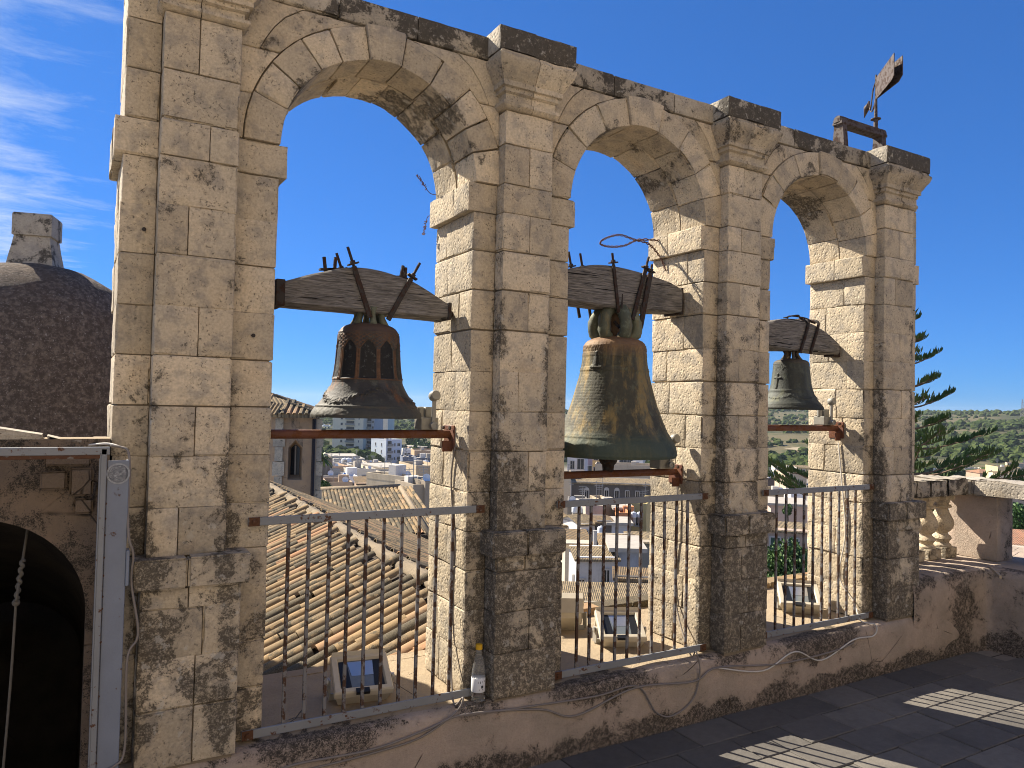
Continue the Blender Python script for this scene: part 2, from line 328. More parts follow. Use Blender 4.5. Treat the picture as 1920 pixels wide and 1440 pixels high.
def m_tile(name, fresh=0.16, far=False, dk=0.0):
    t = NT(name, 0.9, spec=0.15); r = t.rnd()
    r = t.attr('tid') if far else r
    r2 = t.math('FRACT', t.math('MULTIPLY', r, 17.31))
    r3 = t.math('FRACT', t.math('MULTIPLY', r, 53.7))
    old = t.mix(r3, (0.300, 0.205, 0.105), (0.215, 0.160, 0.095)); new = t.mix(r2, (0.345, 0.190, 0.100), (0.310, 0.215, 0.125))
    fr = t.ramp(r, 1-fresh-0.01, 1-fresh); c = t.mix(fr, old, new)
    ln = t.math('ADD', t.math('MULTIPLY', t.noise(7, 6, 0.6), 0.55), t.math('MULTIPLY', t.noise(130, 8, 0.8), 0.45))
    th = t.math('ADD', t.math('MULTIPLY', r2, 0.24), t.math('ADD', 0.37-dk, t.math('MULTIPLY', fr, 0.5))); lm = t.ramp(ln, th, t.math('ADD', th, 0.05))
    gr = t.mix(t.ramp(t.noise(190, 6, 0.8), 0.40, 0.62), (0.030, 0.027, 0.021), (0.155, 0.132, 0.088))
    c = t.mix(t.math('MULTIPLY', lm, 0.92), c, gr); t.col(t.val(c, t.math('ADD', t.math('MULTIPLY', t.noise(120, 5), 0.4), 0.8)))
    t.bump(t.noise(60, 8, 0.7), 0.45, 0.008); return t.m
M['tile'] = m_tile('clay_roof_tile'); M['tilefar'] = m_tile('clay_roof_tile_mass', 0.10, True); M['tileold'] = m_tile('old_dark_roof_tile', 0.0, False, 0.09)
def m_tilepat(name, c1, c2, ang=0.0):                              # far roofs: rows of tiles as fine relief, object space
    t = NT(name, 0.92, spec=0.1); v = t.obj(); sx = t.n('ShaderNodeSeparateXYZ'); t.l(v, sx.inputs[0])
    u = t.math('SINE', t.math('MULTIPLY', sx.outputs[0], 63.0)); vv = t.math('FRACT', t.math('MULTIPLY', sx.outputs[1], 5.0))
    wn_ = t.n('ShaderNodeTexWhiteNoise', noise_dimensions='2D'); cb = t.n('ShaderNodeCombineXYZ')
    t.l(t.math('FLOOR', t.math('MULTIPLY', sx.outputs[0], 63.0/6.2832)), cb.inputs[0]); t.l(t.math('FLOOR', t.math('MULTIPLY', sx.outputs[1], 5.0)), cb.inputs[1]); t.l(cb.outputs[0], wn_.inputs[0])
    c = t.mix(wn_.outputs[0], c1, c2); c = t.mix(t.math('MULTIPLY', t.ramp(t.noise(1.7, 8, 0.7), 0.5, 0.62), 0.7), c, (0.13, 0.11, 0.08)); c = t.mix(t.math('MULTIPLY', t.ramp(u, -0.3, -0.95), t.ramp(t.noise(2.5, 6, .7), .35, .6)), c, (0.06, 0.05, 0.04)); t.col(c)
    t.bump(t.math('SUBTRACT', u, t.math('MULTIPLY', vv, 0.8)), 0.5, 0.03); return t.m
M['tpatA'] = m_tilepat('distant_tiles_pale', (0.33, 0.25, 0.145), (0.19, 0.15, 0.095)); M['tpatB'] = m_tilepat('distant_tiles_brown', (0.27, 0.18, 0.095), (0.15, 0.115, 0.07)); M['tpatC'] = m_tilepat('distant_tiles_red', (0.40, 0.19, 0.11), (0.33, 0.20, 0.13))
def m_wallc(name, c, st=0.35):
    t = NT(name, 0.92, spec=0.12); v = t.scale(t.pos(), (1, 1, 0.3)); n_ = t.noise(0.9, 8, 0.7, vec=v); cc = t.mix(t.math('MULTIPLY', t.ramp(n_, 0.48, 0.70), st), c, tuple(q*0.30 for q in c)); t.col(t.val(cc, t.math('ADD', t.math('MULTIPLY', t.noise(6, 6, 0.7), 0.3), 0.85))); return t.m
WC = {}
def wallmat(c, st=0.35):
    k = (tuple(round(q, 3) for q in c), st)
    if k not in WC: WC[k] = m_wallc('house_render_%d' % len(WC), c, st)
    return WC[k]
M['pane'] = m_plain('dark_window_glass', (0.018, 0.021, 0.026), 0.25, spec=0.5); M['wframe'] = m_plain('pale_window_frame', (0.42, 0.40, 0.37), 0.7)
M['shutter'] = m_plain('green_shutter', (0.03, 0.07, 0.05), 0.7); M['flatroof'] = m_plain('flat_roof_screed', (0.36, 0.33, 0.285), 0.95, sc=1.5, var=0.3)
M['beige'] = m_plain('beige_lamp_housing', (0.50, 0.45, 0.36), 0.5, sc=30, var=0.12); M['lampdark'] = m_plain('lamp_reflector_black', (0.012, 0.014, 0.018), 0.35)
M['lampgrey'] = m_plain('lamp_bracket_grey', (0.40, 0.39, 0.36), 0.45, 0.2)
t = NT('lamp_glass', 0.08, 0.0, 0.8); t.col((0.14, 0.16, 0.17)); M['lampglass'] = t.m
t = NT('lamp_reflector', 0.28, 0.85, 0.5); t.col((0.55, 0.56, 0.55)); M['reflector'] = t.m
t = NT('clear_plastic', 0.06, 0.0, 0.5); t.col((0.92, 0.94, 0.95)); t.b.inputs['Transmission Weight'].default_value = 0.93; t.b.inputs['IOR'].default_value = 1.12; M['bottle'] = t.m
M['capy'] = m_plain('yellow_cap', (0.62, 0.36, 0.02), 0.45); M['blabel'] = m_plain('white_bottle_label', (0.66, 0.67, 0.68), 0.6); M['ink'] = m_plain('dark_print', (0.03, 0.03, 0.035), 0.6)
M['cable'] = m_plain('grey_cable', (0.20, 0.175, 0.155), 0.6, sc=30); M['cablew'] = m_plain('white_cable', (0.55, 0.52, 0.47), 0.5); M['hammer'] = m_plain('grey_hammer_paint', (0.27, 0.26, 0.225), 0.5, 0.1, sc=40, var=0.25); M['steel'] = m_plain('dull_steel', (0.24, 0.24, 0.235), 0.45, 0.4)
M['rope'] = m_plain('old_rope', (0.10, 0.092, 0.078), 0.9, sc=90, var=0.4)
def m_leaf(name, a, b, tr=0.25):
    t = NT(name, 0.6, spec=0.3); t.col(t.mix(t.ramp(t.noise(1.1, 4), 0.35, 0.65), a, b)); t.b.inputs['Subsurface Weight'].default_value = 0.0; return t.m
M['leaf'] = m_leaf('glossy_leaf', (0.030, 0.075, 0.018), (0.07, 0.125, 0.028)); M['arau'] = m_leaf('araucaria_needle', (0.022, 0.060, 0.020), (0.075, 0.115, 0.032)); M['palm'] = m_leaf('palm_leaf', (0.05, 0.10, 0.02), (0.09, 0.13, 0.03))
t = NT('hillside_scrub', .95, spec=.02); t.col(t.mix(t.ramp(t.noise(.25, 5, .7), .38, .62), (0.026, 0.044, 0.016), (0.070, 0.088, 0.030))); M['scrub'] = t.m; M['bark'] = m_plain('bark', (0.14, 0.10, 0.07), 0.9, sc=15, var=0.35); M['dry'] = m_plain('dry_stem', (0.14, 0.075, 0.055), 0.9)
M['tankw'] = m_plain('white_tank', (0.60, 0.62, 0.64), 0.45); M['tankb'] = m_plain('blue_tank', (0.08, 0.22, 0.52), 0.45)
M['canon'] = m_bronze('bronze_verdigris', (0.085, 0.092, 0.066), (0.20, 0.165, 0.085), (0.20, 0.23, 0.165), (0.1, 0.1, 0.08), 0.4)
# ================================================================== STONE PIECES
def axis(a, b, st, e):
    n = max(1, int(round((b-a-2*e)/st))); return [a]+[a+e+(b-a-2*e)*i/n for i in range(n+1)]+[b]
def stone(name, x0, x1, y0, y1, z0, z1, parent, mat, lich=None, mp=None, st=0.045, ch=0.0020, chip=0.012, amp=0.0016, gap=0.0009, seed=None):
    """one ashlar: a box of small cells, its arrises worn and chipped, its faces slightly uneven"""
    seed = random.random()*50 if seed is None else seed
    gap *= random.choice((.3, .5, .8, 1.2, 2.4)); x0 += gap; x1 -= gap; z0 += gap; z1 -= gap
    e = min(0.007, (x1-x0)/5, (y1-y0)/5, (z1-z0)/5)
    A = [axis(x0, x1, st, e), axis(y0, y1, st, e), axis(z0, z1, st, e)]; N_ = [len(q)-1 for q in A]; idx = {}; vs = []; fs = []; off = Vector((seed, seed*1.7, seed*0.6))
    def g(i, j, k):
        key = (i, j, k)
        if key in idx: return idx[key]
        s_ = [(-1 if c == 0 else 1 if c == n else 0) for c, n in zip(key, N_)]; p = Vector((A[0][i], A[1][j], A[2][k])); q = p+off
        d = Vector(s_); cnt = sum(abs(v) for v in s_)
        if cnt == 1: p += d*(amp*(noise.noise(q*9)+0.5*noise.noise(q*31)))
        else:
            w_ = noise.noise(q*7); r = ch*(0.75+0.7*noise.noise(q*23)) + chip*max(0, w_-0.26)*2.4 + chip*0.5*max(0, noise.noise(q*26)-0.38)
            p -= d*r
        if mp: p = mp(p)
        idx[key] = len(vs); vs.append(p); return idx[key]
    for a in range(3):
        b, c = (a+1) % 3, (a+2) % 3
        for end in (0, N_[a]):
            for i in range(N_[b]):
                for j in range(N_[c]):
                    q = []
                    for (u, v) in ((i, j), (i+1, j), (i+1, j+1), (i, j+1)):
                        k = [0, 0, 0]; k[a] = end; k[b] = u; k[c] = v; q.append(g(*k))
                    fs.append(q if end else q[::-1])
    mb = MB(); mb.add(vs, fs, [lich(p) if lich else 0.1 for p in vs])
    o = ORG[parent]; me = mb.mesh(name, mat, o, 32, 'lichen', recalc=False); return link(name, me, parent)
PIER = [(0.0, 0.551), (1.412, 1.937), (2.826, 3.352), (4.222, 4.772)]
PIL = [(0.117, 0.386), (1.530, 1.790), (2.937, 3.200), (4.325, 4.640)]
PED = [(0.100, 0.438), (1.512, 1.840), (2.915, 3.245), (4.330, 4.672)]
TH, PD, PDD = 0.420, -0.064, -0.098
ZC = 2.628                                                        # springing line of the arches
LEV = [0.318, 0.520, 0.700, 0.875, 1.050, 1.226, 1.410, 1.590, 1.773, 1.957, 2.140, 2.320, 2.495, ZC]
LK = [0.72, 1.12, 1.3, 1.22]
def lich_arc(p):
    x, y, z = p; k = 0
    for i, (a, b) in enumerate(PIER):
        if a-0.1 < x < b+0.1: k = i
    v = 0.33+0.34*LK[k]*(1-ss(0.35, 1.35, z)) + 0.26*LK[k]*(1-ss(1.0, 2.1, z)) + 0.10*ss(2.9, 3.25, z)
    if y < 0.05 and z < 2.4:
        for e in PIL[k]:
            v += 0.70*LK[k]*math.exp(-((x-e)/0.034)**2)*(1-ss(1.8, 2.5, z))*(0.6+0.8*noise.noise(Vector((x*3, 5, z*4))))
    if abs(x-PIER[k][0]) < 0.03 and y > 0.02 and k > 0: v *= 0.35    # less lichen on the left-facing reveals
    return max(0, v + 0.22*noise.noise(Vector((x*2.1, y*2, z*2.1)))+0.12*noise.noise(Vector((x*6, y*6, z*6))))
arc = thing('bell_arcade', (2.386, 0.2, 0.31), 'tall limestone bell arcade with three open arches and four pilastered piers', 'bell arcade')
# ---- mortar core behind the joints
mb = MB(); g_ = 0.014
for k in range(4):
    a, b = PIER[k]; mb.box(a+g_, b-g_, g_, TH-g_, 0.30, 3.19); mb.box(PIL[k][0]+g_, PIL[k][1]-g_, PD+g_, g_+0.02, 0.30, 3.0); mb.box(PED[k][0]+g_, PED[k][1]-g_, PDD+g_, g_+0.01, 0.30, 1.04)
for k in range(3):
    xl, xr = PIER[k][1]-0.03, PIER[k+1][0]+0.03; c = (PIER[k][1]+PIER[k+1][0])/2; r = (PIER[k+1][0]-PIER[k][1])/2+g_
    poly = [(xl, ZC), (xl, 3.19), (xr, 3.19), (xr, ZC)]+[(c+r*math.cos(t_*math.pi/40), ZC+r*math.sin(t_*math.pi/40)) for t_ in range(0, 41)]
    mb.prism(poly, lambda u, v, d: Vector((u, d, v)), g_, TH-g_)
mb.build('mortar_core', M['mortar'], arc)
rs = random.Random(11)
# ---- piers
for k in range(4):
    (a, b), (pl, pr), (el, er) = PIER[k], PIL[k], PED[k]
    for c in range(len(LEV)-1):
        z0, z1 = LEV[c], LEV[c+1]; jz = [z0+(rs.uniform(-.006, .006) if 0 < c < 12 and c != 4 else 0) for _ in range(1)][0]; z0 = jz if c and c != 4 and c != 12 else z0
        yj = (0.155, 0.265, 0.205, 0.29, 0.13)[(c*2+k) % 5]; imp = (c == len(LEV)-2); pj = 0.0; ex = 0.0
        if imp: ex = 0.030
        def xj(lo, hi): return lo+(hi-lo)*rs.uniform(0.36, 0.64)
        jx = rs.uniform(-.0025, .0025)
        L, R = a-ex+jx, b+ex+jx*0.5
        # front course: left strip, pilaster (or pedestal), right strip
        low = c < 4; f0, f1, fy = (el, er, PDD) if low else (pl, pr, PD)
        if imp: fy = PD-0.004
        cap = (c == 3)
        stone('stone_block', L, f0, (-0.004 if imp else 0.0)+rs.uniform(-.001, .004), yj, z0, z1, arc, M['stone'], lich_arc)
        wide = f1-f0
        if cap:      # pedestal cap is built below, the block under it is short
            for q0, q1 in ((f0, f0+wide*0.47), (f0+wide*0.47, f1)): stone('stone_block', q0, q1, fy, yj-0.02, z0, 0.945, arc, M['stone'], lich_arc)
            for q0, q1 in ((f0-0.030, f0+wide*0.45), (f0+wide*0.45, f1+0.030)): stone('pedestal_cap', q0, q1, fy-0.028, yj-0.02, 0.945, z1+0.006, arc, M['stone'], lambda p: lich_arc(p)+0.12, chip=0.03, ch=0.010)
        elif (c+k) % 2 == 0 or (low and c == 1):
            q = f0+wide*rs.choice((0.38, 0.55, 0.62))
            stone('stone_block', f0, q, fy, yj-0.03, z0, z1, arc, M['stone'], lich_arc); stone('stone_block', q, f1, fy+rs.uniform(0, .003), yj-0.03, z0, z1, arc, M['stone'], lich_arc)
        else: stone('stone_block', f0, f1, fy+rs.uniform(-.002, .004), yj-0.03, z0, z1, arc, M['stone'], lich_arc)
        stone('stone_block', f1, R, (-0.004 if imp else 0.0)+rs.uniform(-.001, .004), yj, z0, z1, arc, M['stone'], lich_arc)
        stone('stone_block', L+rs.uniform(-.004, .004), R+rs.uniform(-.004, .004), yj, TH+(0.015 if imp else 0), z0, z1, arc, M['stone'], lich_arc, amp=0.004, chip=0.02)
# ---- arches: ring of voussoirs (a front and a back row), spandrel courses, top course
RO = 0.141
for k in range(3):
    c = (PIER[k][1]+PIER[k+1][0])/2; r = (PIER[k+1][0]-PIER[k][1])/2
    nv = (11, 9, 9)[k]; wts = [1+0.22*rs.uniform(-1, 1) for _ in range(nv)]; wts[nv//2] = 1.12
    for row in (0, 1):
        if row: nv2 = nv-2; wts = [1+0.3*rs.uniform(-1, 1) for _ in range(nv2)]
        tot = sum(wts); t0 = 0
        for i, w_ in enumerate(wts):
            t1 = t0+w_/tot; a0, a1 = math.pi*(1-t0), math.pi*(1-t1); key = (row == 0 and i == nv//2)
            ym = 0.19+0.03*math.sin(i*2.1)
            y0, y1 = (-0.010 if not key else -0.022, 0.19) if row == 0 else (0.19, TH)
            ro = RO+(0.010 if key else 0.0)
            def mp(p, a0=a0, a1=a1, t0=t0, t1=t1, c=c, r=r):
                # p.x runs along the ring (metres at radius r), p.z radially
                an = p.x/r; rr = r+p.z; return Vector((c+rr*math.cos(an), p.y, ZC+rr*math.sin(an)))
            stone('voussoir', a1*r, a0*r, y0, y1, -0.004 if row else 0.0, ro, arc, M['stone'], lambda p, c=c, r=r: 0.32+0.25*noise.noise(p*3)+(0.62*ss(.0, .3, noise.noise(p*2.3+Vector((3, 0, 0)))+.12) if math.hypot(p.x-c, p.z-ZC) < r+.012 and p.z > ZC+r*.55 else 0), mp, gap=0.0012, amp=0.0022 if not row else 0.006, chip=0.014 if not row else 0.03)
            t0 = t1
    # spandrels
    lv = [ZC, 2.810, 2.992, 3.196]; R_ = r+RO+0.003
    for s_ in (-1, 1):
        xe = PIL[k][1] if s_ < 0 else PIL[k+1][0]
        for i in range(3):
            z0, z1 = lv[i], lv[i+1]
            def arcx(z): return c+s_*math.sqrt(max(0, R_*R_-(min(z, ZC+R_*0.9999)-ZC)**2))
            def mp(p, xe=xe, z0=z0, z1=z1):
                xa = arcx(p.z); x = xe+(xa-xe)*p.x if s_ < 0 else xa+(xe-xa)*(p.x); return Vector((x, p.y, p.z))
            n_ = 1 if i < 2 else 2
            for q in range(n_):
                stone('stone_block', q/n_+(0.004 if q else 0), (q+1)/n_-(0.004 if q < n_-1 else 0), 0.0, TH, z0, z1, arc, M['stone'], lambda p: 0.34+0.2*ss(3.0, 3.2, p.z)+0.2*noise.noise(p*3), mp, st=0.045, gap=0.0016, ch=0.003, chip=0.0)
    # top course
    x = PIL[k][1]-0.02; xe = PIL[k+1][0]+0.02; n_ = 3
    cuts = [x]+[x+(xe-x)*(i+rs.uniform(-.12, .12))/n_ for i in range(1, n_)]+[xe]
    for i in range(n_): stone('top_course_stone', cuts[i], cuts[i+1], -0.006, TH+0.01, 3.198, 3.304+rs.uniform(-.004, .003), arc, M['cap'], lambda p: 0.62+0.5*noise.noise(p*3.1), chip=0.03)
for xa, xb in ((0.0, PIL[0][0]), (PIL[3][1], PIER[3][1])):      # outer strips above the springing
    for z0, z1 in ((ZC, 2.81), (2.81, 2.992), (2.992, 3.196)): stone('stone_block', xa, xb, 0.0, TH, z0, z1, arc, M['stone'], lich_arc)
    stone('top_course_stone', xa, xb, -0.006, TH+0.01, 3.198, 3.302, arc, M['cap'], lambda p: 0.5+0.5*noise.noise(p*3.1), chip=0.03)
# ---- capitals and cap slabs
CAPP = [(0.0, 2.628), (0.0, 2.968), (0.012, 2.972), (0.022, 2.985), (0.022, 3.000), (0.004, 3.008), (0.004, 3.036), (0.018, 3.044), (0.018, 3.062), (0.030, 3.066), (0.030, 3.090), (0.038, 3.100), (0.050, 3.125), (0.066, 3.148), (0.074, 3.172), (0.074, 3.186), (0.062, 3.194), (0.062, 3.204)]
for k in range(4):
    pl, pr = PIL[k]
    lo = 2.810
    q = pl+(pr-pl)*(0.52 if k % 2 else 0.45)
    up_ = .052 if k == 0 else 0.0
    for z0, z1, sp in ((ZC, lo, k % 2 == 1), (lo, 2.966+up_, k % 2 == 0)):
        for u0, u1 in (((pl, q), (q, pr)) if sp else ((pl, pr),)): stone('stone_block', u0, u1, PD, TH, z0, z1, arc, M['stone'], lich_arc)
    for half, (u0, u1) in enumerate(((pl, q), (q, pr))):
        mb = MB(); rows = []
        sub = []
        for (d, z) in CAPP[1:]: sub.append((d, z+up_*(1-(z-2.968)/(3.204-2.968))))
        fine = []
        for i in range(len(sub)-1): fine += [sub[i]]
        fine.append(sub[-1])
        nx_ = 9
        for (d, z) in fine:
            row = []
            xa, xb = (u0-d, u1-0.0015) if half == 0 else (u0+0.0015, u1+d); yf = PD-d
            path = []
            back = 0.06
            if half == 0: path += [(xa, back+(yf-back)*t_/4) for t_ in range(5)]+[(xa+(xb-xa)*t_/nx_, yf) for t_ in range(1, nx_+1)]+[(xb, back)]
            else: path += [(xa, back)]+[(xa+(xb-xa)*t_/nx_, yf) for t_ in range(0, nx_+1)]+[(xb, yf+(back-yf)*t_/4) for t_ in range(1, 5)]
            for (x, y) in path:
                p = Vector((x, y, z)); wv = noise.noise(p*11)*0.004+max(0, noise.noise(p*6+Vector((k, 0, 0)))-0.25)*0.035*(1 if d > 0.01 else 0)
                row.append(p+Vector((0, wv, -wv*0.3)))
            rows.append(row)
        n_ = len(rows[0]); mb.add([p for r_ in rows for p in r_], [(i*n_+j, i*n_+(j+1) % n_, (i+1)*n_+(j+1) % n_, (i+1)*n_+j) for i in range(len(rows)-1) for j in range(n_)]+[tuple(range(n_))[::-1], tuple((len(rows)-1)*n_+j for j in range(n_))], [lich_arc(p)+0.12 for r_ in rows for p in r_])
        mb.build('capital', M['stone'], arc, 35, 'lichen')
    stone('cap_slab', pl-0.068, pr+0.086, -0.122, TH+0.03, 3.206, 3.318, arc, M['cap'], lambda p: (0.22 if p.x < PIL[min(3, max(0, round((p.x-0.3)/1.41)))][0]-0.066 else 0.98)+0.25*noise.noise(p*4), chip=0.02)
# unseen buttresses added behind the piers to shape floor patches and ledge shade
for x0_, x1_, y1_, zt_ in ((0.10, 0.545, 1.90, 1.80), (1.62, 1.930, 0.85, 1.70), (3.205, 3.345, 0.85, 1.70)):
    stone('buttress', x0_, x1_, TH, y1_, -2.0, zt_, arc, M['stone'], lambda p: 0.35, st=0.2)
# two threaded bolts in the first pier
for px, py in ((270, 430), (475, 629)):
    p = WY(px, py, -0.004); mb = MB(); mb.lathe([(0.001, 0), (0.0075, 0), (0.0075, 0.003), (0.003, 0.004)], 12, p, Matrix.Rotation(rad(90), 4, 'X')); mb.build('anchor_bolt', M['iron'], arc)
# ================================================================== PLINTH, PARAPET, TERRACE
def sheet(fn, nu, nv, attr=None):
    vs = [fn(i/nu, j/nv) for j in range(nv+1) for i in range(nu+1)]; fs = [(j*(nu+1)+i, j*(nu+1)+i+1, (j+1)*(nu+1)+i+1, (j+1)*(nu+1)+i) for j in range(nv) for i in range(nu)]
    return vs, fs
PL = 0.312
def plinth_profile(x):
    nz = noise.noise(Vector((x*3.1, 1.7, 0)))*0.010; h = PL+0.006*noise.noise(Vector((x*5, 0, 3)))
    return [(-0.104+nz, -0.05), (-0.104+nz, 0.02), (-0.105+nz, 0.07), (-0.106+nz, 0.12), (-0.105+nz*1.2, 0.17), (-0.104+nz*1.3, 0.21), (-0.102+nz*1.4, 0.245), (-0.099+nz*1.5, 0.27), (-0.092+nz*1.6, 0.292), (-0.080+nz*1.6, h-0.004), (-0.060+nz, h), (-0.035, h+0.001), (0.0, h+0.002), (0.1, h+0.003), (0.25, h+0.003), (0.42, h+0.003), (0.60, h+0.001), (0.60, -1.2)]
def lich_pl(p):
    x, y, z = p; v = 0.40
    v += 0.75*math.exp(-((z-0.30)/0.06)**2)*(0.5+1.1*noise.noise(Vector((x*2.2, 7, 0)))) if y < 0.0 else 0
    v += 0.85*(1-ss(0.02, 0.15, z+0.05*noise.noise(Vector((x*4, 2, 0)))))
    for (a, b, w_) in ((0.55, 1.0, .5), (1.95, 2.6, .45), (3.38, 3.95, 0.9)):
        v += w_*ss(a-0.12, a+0.08, x)*(1-ss(b-0.1, b+0.1, x))*ss(0.10, 0.26, z)*(1 if y < 0.02 else 0)
    if y > 0.0: v = 0.12
    return max(0, v)
mb = MB(); nx_ = 190; x0, x1 = -0.03, 5.42; rows = []
for i in range(nx_+1):
    x = x0+(x1-x0)*i/nx_; rows.append([Vector((x, y+0.003*noise.noise(Vector((x*14, y*14, z*14))), z)) for y, z in plinth_profile(x)])
n_ = len(rows[0]); vv = [p for r_ in rows for p in r_]
mb.add(vv, [(i*n_+j, (i+1)*n_+j, (i+1)*n_+j+1, i*n_+j+1) for i in range(nx_) for j in range(n_-1)], [lich_pl(p) for p in vv])
mb.m = [1 if sum(mb.v[i].y for i in f)/4 > -0.045 else 0 for f in mb.f]; pw = mb.build('plinth_wall', [M['plaster'], M['ledge']], None, 50, 'lichen'); tag(pw, 'low pinkish plastered plinth wall carrying the bell arcade', 'wall')
# deck behind the arcade that carries the floodlights
mb = MB()
vs, fs = sheet(lambda u, v: Vector((1.86+3.3*u, 0.60+(0.26)*v, 0.308+0.004*noise.noise(Vector((u*9, v*5, 1))))), 40, 12); mb.add(vs, fs, [0.12]*len(vs)); mb.box(1.86, 5.16, 0.61, 0.97, -3.0, 0.30); 
dk = mb.build('deck', M['ledge'], None, False, 'lichen'); tag(dk, kind='structure')
# arched stones of the gutter kerb behind the middle arch
kb = thing('roof_kerb', (3.4, .92, 0.31), 'pink tiled kerb edging the deck behind the middle arch', 'kerb')
for i in range(11):
    x = 2.3+i*0.26; mb = MB(); mb.cbox(x, x+0.25, .855, .985, 0.30, 0.345+rs.uniform(0, .008), 0.006); mb.build('brick', M['tile'], kb)
# low parapet to the right of the arcade: runs on, then turns towards the viewer
def lich_par(p): return 0.56+0.75*(1-ss(0.03, 0.16, p.z+0.06*noise.noise(Vector((p.x*4, p.y*4, 0)))))+0.5*ss(0.0, 0.6, noise.noise(Vector((p.x*2.6+3, p.y*2.6, p.z*0.8))))+0.35*ss(0.47, 0.55, p.z)*(1 if p.y < -0.08 else 0)
mb = MB(); path = [(4.60, -0.102), (4.67, -0.104), (4.9, -0.104), (5.15, -0.106), (5.30, -0.108), (5.38, -0.116), (5.42, -0.135), (5.435, -0.19), (5.44, -0.4), (5.44, -0.8), (5.44, -1.4), (5.44, -2.4), (5.44, -5.0)]
pp = crom([(a, b, 0) for a, b in path], 6); rows = []
for i, p in enumerate(pp):
    t_ = (pp[min(i+1, len(pp)-1)]-pp[max(i-1, 0)]).normalized(); nrm = Vector((t_.y, -t_.x, 0)); inn = -nrm
    r_ = [(0.0, -0.05), (0, 0.06), (0.004, 0.14), (0.003, 0.22), (0, 0.3), (-0.003, 0.38), (0.0, 0.45), (0.006, 0.50), (0.018, 0.535), (0.04, 0.549), (0.09, 0.552), (0.16, 0.552)]
    rows.append([Vector((p.x, p.y, 0))+inn*(d_+0.010*noise.noise(Vector((p.x*2.4, p.y*2.4, z*2))))+Vector((0, 0, z)) for d_, z in r_])
n_ = len(rows[0]); vv = [p for r_ in rows for p in r_]
mb.add(vv, [(i*n_+j, (i+1)*n_+j, (i+1)*n_+j+1, i*n_+j+1) for i in range(len(rows)-1) for j in range(n_-1)], [lich_par(p) for p in vv])
mb.box(4.70, 6.6, 0.02, 0.62, -3.0, 0.5515); mb.box(5.56, 6.6, -5.0, 0.02, -3.0, 0.5515); mb.box(4.66, 5.56, -0.02, 0.03, 0, 0.5505)
pa = mb.build('parapet_wall', M['plaster'], None, 50, 'lichen'); tag(pa, 'low curving plastered parapet wall at the right end of the terrace', 'wall')
# ---- terrace floor and pavers
mb = MB(); mb.box(-5.0, 5.6, -11.0, -0.06, -0.3, -0.012); fl = mb.build('terrace_floor', M['floor']); tag(fl, kind='structure')
pvm = []
for q in range(4):
    mb = MB(); mb.cbox(-0.167, 0.167, -0.107, 0.107, -0.03, 0.0, 0.004)
    for i, v in enumerate(mb.v): mb.v[i] = v+Vector((noise.noise(v*9+Vector((q, 0, 0)))*0.004, noise.noise(v*9+Vector((0, q, 0)))*0.004, noise.noise(v*7+Vector((0, 0, q*3)))*0.0018))
    pvm.append(mb.mesh('paver', M['paver'], recalc=True))
cnt = 0
for j in range(13):
    y = -0.215-j*0.22
    for i in range(-2, 17):
        x = i*0.34+(0.17 if j % 2 else 0)
        p = Vector((x, y, 0)); d = p-CAM; zf = d.dot(fwd)
        if zf < 0.4 or x > 5.32 or x < 0.1: continue
        sx = 960+F*d.dot(RT)/zf; sy = 720-F*d.dot(UP)/zf
        if sx < 380 or sx > 2060 or sy > 1640: continue
        o = link('paver', rs.choice(pvm), fl); o.location = (x, y, rs.uniform(-.003, .002)); o.rotation_euler = (rs.uniform(-.006, .006), rs.uniform(-.006, .006), rs.choice((0, math.pi))+rs.uniform(-.01, .01)); cnt += 1
# ---- balustrade on the parapet
bal = thing('stone_balustrade', (5.7, 0.2, 0.552), 'weathered stone balustrade with bulging balusters beside the end pier', 'balustrade')
bprof = [(0.070, 0.0), (0.070, 0.012), (0.052, 0.030), (0.058, 0.045), (0.072, 0.060), (0.066, 0.078), (0.046, 0.092), (0.044, 0.104), (0.060, 0.116), (0.080, 0.142), (0.088, 0.172), (0.082, 0.205), (0.064, 0.240), (0.048, 0.268), (0.045, 0.286), (0.070, 0.298), (0.070, 0.308), (0.050, 0.318), (0.052, 0.328), (0.060, 0.340), (0.060, 0.352)]
for i in range(8):
    x = 5.575-0.205*i if i < 5 else None
    c = Vector((x, 0.285, 0.552)) if i < 5 else Vector((5.86, -0.30-0.21*(i-5), 0.552))
    stone('baluster_foot', c.x-0.075, c.x+0.075, c.y-0.075, c.y+0.075, 0.553, 0.632, bal, M['stone'], lambda p: 0.75, chip=0.02)
    mb = MB(); mb.lathe([(r_*0.96, z_*0.99+0.632) for r_, z_ in bprof], 28, (c.x, c.y, 0)); mb.a = [0.18+0.3*(1-ss(0.63, 0.75, v.z)) for v in mb.v]; mb.build('baluster', M['stone'], bal, 40, 'lichen')
    stone('baluster_head', c.x-0.068, c.x+0.068, c.y-0.068, c.y+0.068, 0.978, 1.024, bal, M['stone'], lambda p: 0.1)
stone('pedestal', 5.745, 5.960, -0.025, 0.330, 0.553, 1.024, bal, M['plaster'], lambda p: 0.15+0.55*ss(0.15, -0.02, p.y), st=0.04, amp=0.004, chip=0.02)
for i, (a, b) in enumerate(((4.78, 5.02), (5.025, 5.185), (5.19, 5.40), (5.405, 5.66))): stone('coping_stone', a, b, 0.14, 0.46, 1.025, 1.145+0.01*math.sin(i*3), bal, M['cap'], lambda p: (0.62 if p.y < 0.2 else 0.3)+0.3*noise.noise(p*5), chip=0.10, ch=0.016, amp=0.012, st=0.03)
